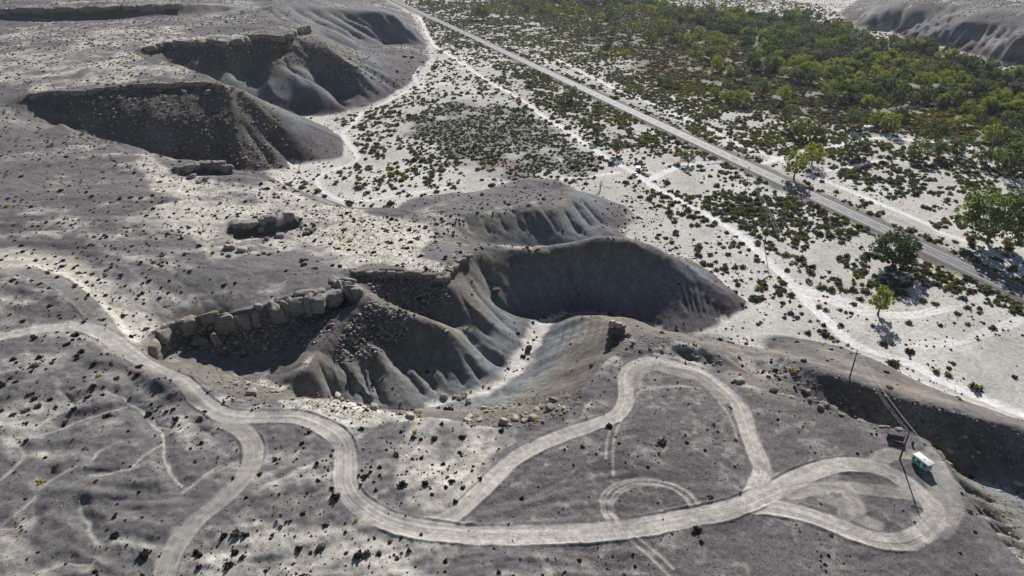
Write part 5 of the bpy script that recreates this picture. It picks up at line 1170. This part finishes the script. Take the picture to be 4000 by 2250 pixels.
# camper: rear at local -x, front at +x
A = at_z(3400+960/5.572, 1640+715/5.572, 34.2); B = at_z(3400+1240/5.572, 1640+925/5.572, 34.2); Cw = at_z(3400+1110/5.572, 1640+665/5.572, 34.2)
dirv = B-A; ang = math.atan2(dirv[1], dirv[0]); mid = (B+Cw)/2; gzc = float(gz(mid[0], mid[1])); 
cp = empty('camper', (mid[0], mid[1], gzc), ang); tag(cp, 'old white and turquoise camper parked on the plateau edge by the utility pole', 'camper')
LX, WY = 2.15, 1.12
pobj('lower_body', box(-LX, LX+.05, -WY, WY, .42, 1.42, .12), M_TURQ, cp, True)
pobj('stripe_panel', prism([(-LX+.12, 1.30), (-LX+.12, 1.72), (-.4, 1.45), (.6, 1.30)], -WY-.012, WY+.012), M_TURQ, cp)
pobj('upper_body', box(-LX+.02, LX, -WY+.004, WY-.004, 1.40, 2.52, .14), M_WHITE, cp, True)
rf = pobj('roof', box(-LX-.06, LX+.42, -WY-.05, WY+.05, 2.46, 2.72, .1), M_WHITE, cp, True)
pobj('roof_vent', box(.1, .5, -.2, .2, 2.72, 2.84), M_WHITE, rf)
for s in (-1, 1):
    for x0, x1, z0, z1 in ((-1.95, -1.45, 1.62, 2.2), (-.6, .35, 1.6, 2.2), (1.0, 1.4, 1.75, 2.25), (1.5, 2.0, 1.55, 2.2)):
        w_ = pobj('window', box(x0, x1, s*(WY+.002)-.012, s*(WY+.002)+.012, z0, z1), M_GLASS, cp)
        pobj('window_frame', box(x0-.05, x1+.05, s*(WY-.004)-.012, s*(WY-.004)+.012, z0-.05, z1+.05), M_STEEL, w_)
    wheel(cp, -1.15, s*.95, .38, .24); wheel(cp, 1.35, s*.95, .38, .24)
    pobj('headlight', box(LX+.05, LX+.10, s*.8-.13, s*.8+.13, .85, 1.1), M_PORC, cp)
pobj('windscreen', box(LX-.01, LX+.03, -.9, .9, 1.55, 2.3), M_GLASS, cp); pobj('rear_window', box(-LX-.02, -LX+.03, -.6, .6, 1.7, 2.2), M_GLASS, cp)
pobj('front_bumper', box(LX+.08, LX+.22, -1.05, 1.05, .42, .62, .04), M_STEEL, cp, True); pobj('grille', box(LX+.04, LX+.075, -.5, .5, .75, 1.2), M_STEEL, cp)
pobj('door', box(.42, .95, -WY-.02, -WY+.01, .55, 2.2), M_WHITE, cp)
# utility poles and their cables
POLES = []
def pole(X, Y, z, hh, rz, label, arm=2.4):
    p = at_z(X, Y, z); g = float(gz(p[0], p[1])); e = empty('utility_pole', (p[0], p[1], g), rz); tag(e, label, 'utility pole')
    V, F = tube([(0, 0, -.8), (0, 0, hh*.5), (0, 0, hh)], [.24, .20, .15], 10); pobj('pole', (V, F), M_POLE, e, True)
    ca = pobj('crossarm', box(-arm/2, arm/2, .12, .26, hh-1.25, hh-1.05), M_POLE, e)
    for s in (-1, 1): pobj('brace', tube([(s*.8, .2, hh-1.12), (0, .16, hh-2.0)], [.04, .04], 5), M_POLE, ca)
    tips = []
    for x, zz in ((-arm/2+.12, hh-1.05), (arm/2-.12, hh-1.05), (-.45, hh-1.05), (0, hh)):
        y = .19 if zz < hh else 0
        pobj('insulator', tube([(x, y, zz-.02), (x, y, zz+.12), (x, y, zz+.2), (x, y, zz+.34)], [.05, .06, .13, .09], 8), M_PORC, e, True)
        tips.append(Vector((math.cos(rz)*x-math.sin(rz)*y+p[0], math.sin(rz)*x+math.cos(rz)*y+p[1], g+zz+.34)))
    POLES.append(tips); return e
pole(2848,535,.2,16.0,-.12,'tall utility pole among shrubs beyond the highway')
pole(2912,743,.2,16.0,-.12,'tall utility pole on the near verge of the highway')
pole(2986,957,.2,18.5,-.1,'tallest utility pole on the sand beside the valley track')
pole(3319,1475,25.2,10.6,-.15,'utility pole on the crest of the outer ridge')
pole(3515,1792,31.4,10.2,-.18,'utility pole on the plateau beside the camper')
M_WIRE = mat('cable', (.68, .67, .65), .6, .05, 2, 0, 0)
last = [a+(a-b)*Vector((1, 1, 0)).length*0 for a, b in zip(POLES[-1], POLES[-2])]
ext = [Vector((a.x+7+.0*k, a.y-62, a.z-1.5)) for k, a in enumerate(POLES[-1])]
for k, nm in enumerate(('outer left', 'outer right', 'inner', 'pole top')):
    pts3 = []
    for a, b in zip(POLES+[POLES[-1]], POLES[1:]+[ext]):
        if a is b: continue
        p, q = a[k], b[k]; sag = (q-p).length*.022
        for t in np.linspace(0, 1, 15)[:-1]: v = p.lerp(q, t); pts3.append((v.x, v.y, v.z-4*sag*t*(1-t)))
    pts3.append(tuple(ext[k])); o = pobj('power_cable', tube(pts3, [.018]*len(pts3), 5), M_WIRE, None, True); tag(o, nm+' cable strung along the utility poles across the valley', 'cable')
# plank windbreak and barrel by the pole
w = spot([3495], [1720])[0]; w1 = spot([3473], [1714])[0]; w2 = spot([3518], [1724])[0]; d = w2-w1; a_ = math.atan2(d[1], d[0])
wb = empty('plank_shelter', (w[0], w[1], float(gz(w[0], w[1]))), a_); tag(wb, 'low dark plank shelter wall standing by the plateau utility pole', 'shelter')
for k in range(6): pobj('plank', box(-2.1, 2.1, -.03+.004*(k % 2), .03+.004*(k % 2), .05+k*.29, .05+k*.29+.275), M_WOOD, wb)
for x in (-2.0, 0, 2.0): pobj('post', box(x-.07, x+.07, .04, .18, -.3, 1.95), M_WOOD, wb)
w = spot([3564], [1738])[0]; br = empty('litter_barrel', (w[0], w[1], float(gz(w[0], w[1])))); tag(br, 'small dark metal barrel between shelter and camper', 'barrel')
M_BAR = mat('rusty_drum', (.09, .085, .09), .6, .3, 4); pobj('drum', tube([(0, 0, 0), (0, 0, .02), (0, 0, .3), (0, 0, .31), (0, 0, .6), (0, 0, .92)], [.28, .31, .31, .325, .31, .31], 14), M_BAR, br, True); pobj('rim', tube([(0, 0, .9), (0, 0, .95)], [.33, .33], 14), M_BAR, br)
# white pickup and box trailer at the track fork
w = spot([2481], [684])[0]; w2 = at_z(2520, 700, 0); an = math.atan2(w2[1]-w[1], w2[0]-w[0])
pk_ = empty('pickup_truck', (w[0], w[1], float(gz(w[0], w[1]))+.02), an); tag(pk_, 'white pickup truck parked on the sandy fork of the valley tracks', 'pickup truck')
pobj('body', prism([(-2.7, .5), (-2.7, 1.12), (-.6, 1.12), (-.6, 1.0), (1.1, 1.0), (2.55, .95), (2.7, .8), (2.7, .45), (1.9, .42), (-2.0, .42)], -.98, .98), M_WHITE, pk_)
pobj('cab', prism([(-.75, 1.02), (-.6, 1.75), (-.35, 1.85), (.55, 1.85), (1.15, 1.05)], -.9, .9), M_WHITE, pk_)
pobj('bed', box(-2.6, -.85, -.85, .85, 1.122, 1.14), M_RUB, pk_); pobj('windscreen', prism([(.64, 1.80), (1.17, 1.12), (1.21, 1.12), (.68, 1.80)], -.8, .8), M_GLASS, pk_)
pobj('rear_window', prism([(-.8, 1.15), (-.67, 1.7), (-.63, 1.7), (-.75, 1.15)], -.75, .75), M_GLASS, pk_)
for s in (-1, 1):
    pobj('side_window', prism([(-.55, 1.12), (-.45, 1.7), (.5, 1.7), (.9, 1.12)], s*.9-.015, s*.9+.015), M_GLASS, pk_)
    for x in (-1.65, 1.65): wheel(pk_, x, s*.86, .40, .26)
    pobj('headlight', box(2.69, 2.73, s*.75-.15, s*.75+.15, .65, .85), M_PORC, pk_)
pobj('bumper', box(2.68, 2.82, -.95, .95, .4, .58), M_STEEL, pk_)
w = spot([2489], [672])[0]; w = at_z(2491, 675, .2)
tl = empty('box_trailer', (w[0]+.5, w[1]+3.2, .2), .1); tag(tl, 'tall pale box trailer parked behind the white pickup', 'trailer')
M_TRL = mat('pale_panel', (.55, .62, .66), .5, .06, 1.5)
pobj('box_body', box(-1.3, 1.3, -1.6, 1.6, .6, 3.2, .08), M_TRL, tl); pobj('roof', box(-1.36, 1.36, -1.66, 1.66, 3.2, 3.32, .05), M_WHITE, tl)
pobj('door', box(-.5, .5, -1.64, -1.6, .7, 2.8), M_WHITE, tl); pobj('drawbar', box(-.08, .08, -2.7, -1.6, .5, .62), M_STEEL, tl)
ax = empty('axle', (0, 0, 0)); bpy.data.objects.remove(ax)
for s in (-1, 1):
    V = []; wheel(tl, 0.0, 0.0, .38, .2); o = [c for c in tl.children if c.name.startswith('wheel')][-1]; o.rotation_euler = (0, 0, math.pi/2); o.location = (s*1.2, .2, 0)
# guard rail beyond the highway
y0 = float(spot([3797], [1028])[0][1]); yy = np.arange(y0, y0-75, -2.0)
def hw_off(y, off):
    x = np.polyval(cf, y); dx = np.polyval(np.polyder(cf), y); n_ = math.hypot(1, dx); return np.array([x+off/n_, y-off*dx/n_])
gr = empty('guard_rail', (*hw_off(y0, 5.9), .4)); tag(gr, 'galvanised steel guard rail along the far edge of the highway', 'guard rail')
g0 = np.array([*hw_off(y0, 5.9), .4]); L = np.array([[*hw_off(v, 5.9), 1.15] for v in yy])-g0
prof = [(-.04, -.16), (.05, -.1), (-.03, 0), (.05, .1), (-.04, .16)]
T = np.gradient(L[:, :2], axis=0); T /= np.linalg.norm(T, axis=1)[:, None]; Nn = np.stack([-T[:, 1], T[:, 0]], 1)
V = np.vstack([np.column_stack([L[:, :2]+Nn*a, L[:, 2]+b]) for a, b in prof]+[np.column_stack([L[:, :2]+Nn*(a-.03), L[:, 2]+b]) for a, b in prof[::-1]]); n = len(L)
F = [(k*n+i, k*n+i+1, ((k+1) % 10)*n+i+1, ((k+1) % 10)*n+i) for k in range(10) for i in range(n-1)]
pobj('rail', (V, F), M_STEEL, gr)
for v in yy[::1]:
    p = np.array([*hw_off(v, 6.0), 0])-g0; pobj('post', box(p[0]-.08, p[0]+.08, p[1]-.08, p[1]+.08, -.3, .92), M_WOOD, gr)
p = np.array([*hw_off(y0+1.2, 5.9), 1.15])-g0; pobj('end_terminal', box(p[0]-.3, p[0]+.3, p[1]-1.3, p[1]+1.1, .55, 1.0, .1), M_WHITE, gr, True)
# roadside marker and stock tank
w = at_z(3101, 748, .4); sg = empty('road_sign', (w[0], w[1], float(gz(w[0], w[1]))), -.3); tag(sg, 'small sign on a post at the near edge of the highway', 'road sign')
pobj('post', box(-.05, .05, -.04, .04, -.3, 2.4), M_STEEL, sg); pobj('plate', box(-.4, .4, -.07, -.045, 1.7, 2.45), mat('sign_back', (.25, .26, .27), .5), sg)
w = at_z(3393, 497, .2); tkk = empty('stock_tank', (w[0], w[1], .2)); tag(tkk, 'round white stock tank on bare sand beside yellow cottonwoods', 'water tank')
pobj('wall', tube([(0, 0, -.3), (0, 0, .8), (0, 0, .82), (0, 0, .8)], [4.0, 4.0, 3.85, 3.8], 40), M_WHITE, tkk, True)
t = np.linspace(0, 2*math.pi, 41)[:-1]; pobj('cover', (np.vstack([[[0, 0, .9]], np.column_stack([3.86*np.cos(t), 3.86*np.sin(t), np.full(40, .8)])]), [(0, 1+i, 1+(i+1) % 40) for i in range(40)]), M_WHITE, tkk)

# ------------------------------------------------------------------ thin desert haze
V, F = box(-1900, 1900, -60, 4300, -3, 170)
hm = bpy.data.materials.new('haze_air'); hm.use_nodes = True; t = hm.node_tree; t.nodes.clear()
ho = t.nodes.new('ShaderNodeOutputMaterial'); hv = t.nodes.new('ShaderNodeVolumePrincipled'); hv.inputs['Density'].default_value = .000035; hv.inputs['Color'].default_value = (.72, .82, .95, 1); hv.inputs['Anisotropy'].default_value = .25
link(t, hv.outputs[0], ho.inputs['Volume'])
hz_ = pobj('haze', (V, F), hm, None); hz_['kind'] = 'stuff'; hz_['label'] = 'thin pale haze filling the air over the valley'; hz_['category'] = 'haze'
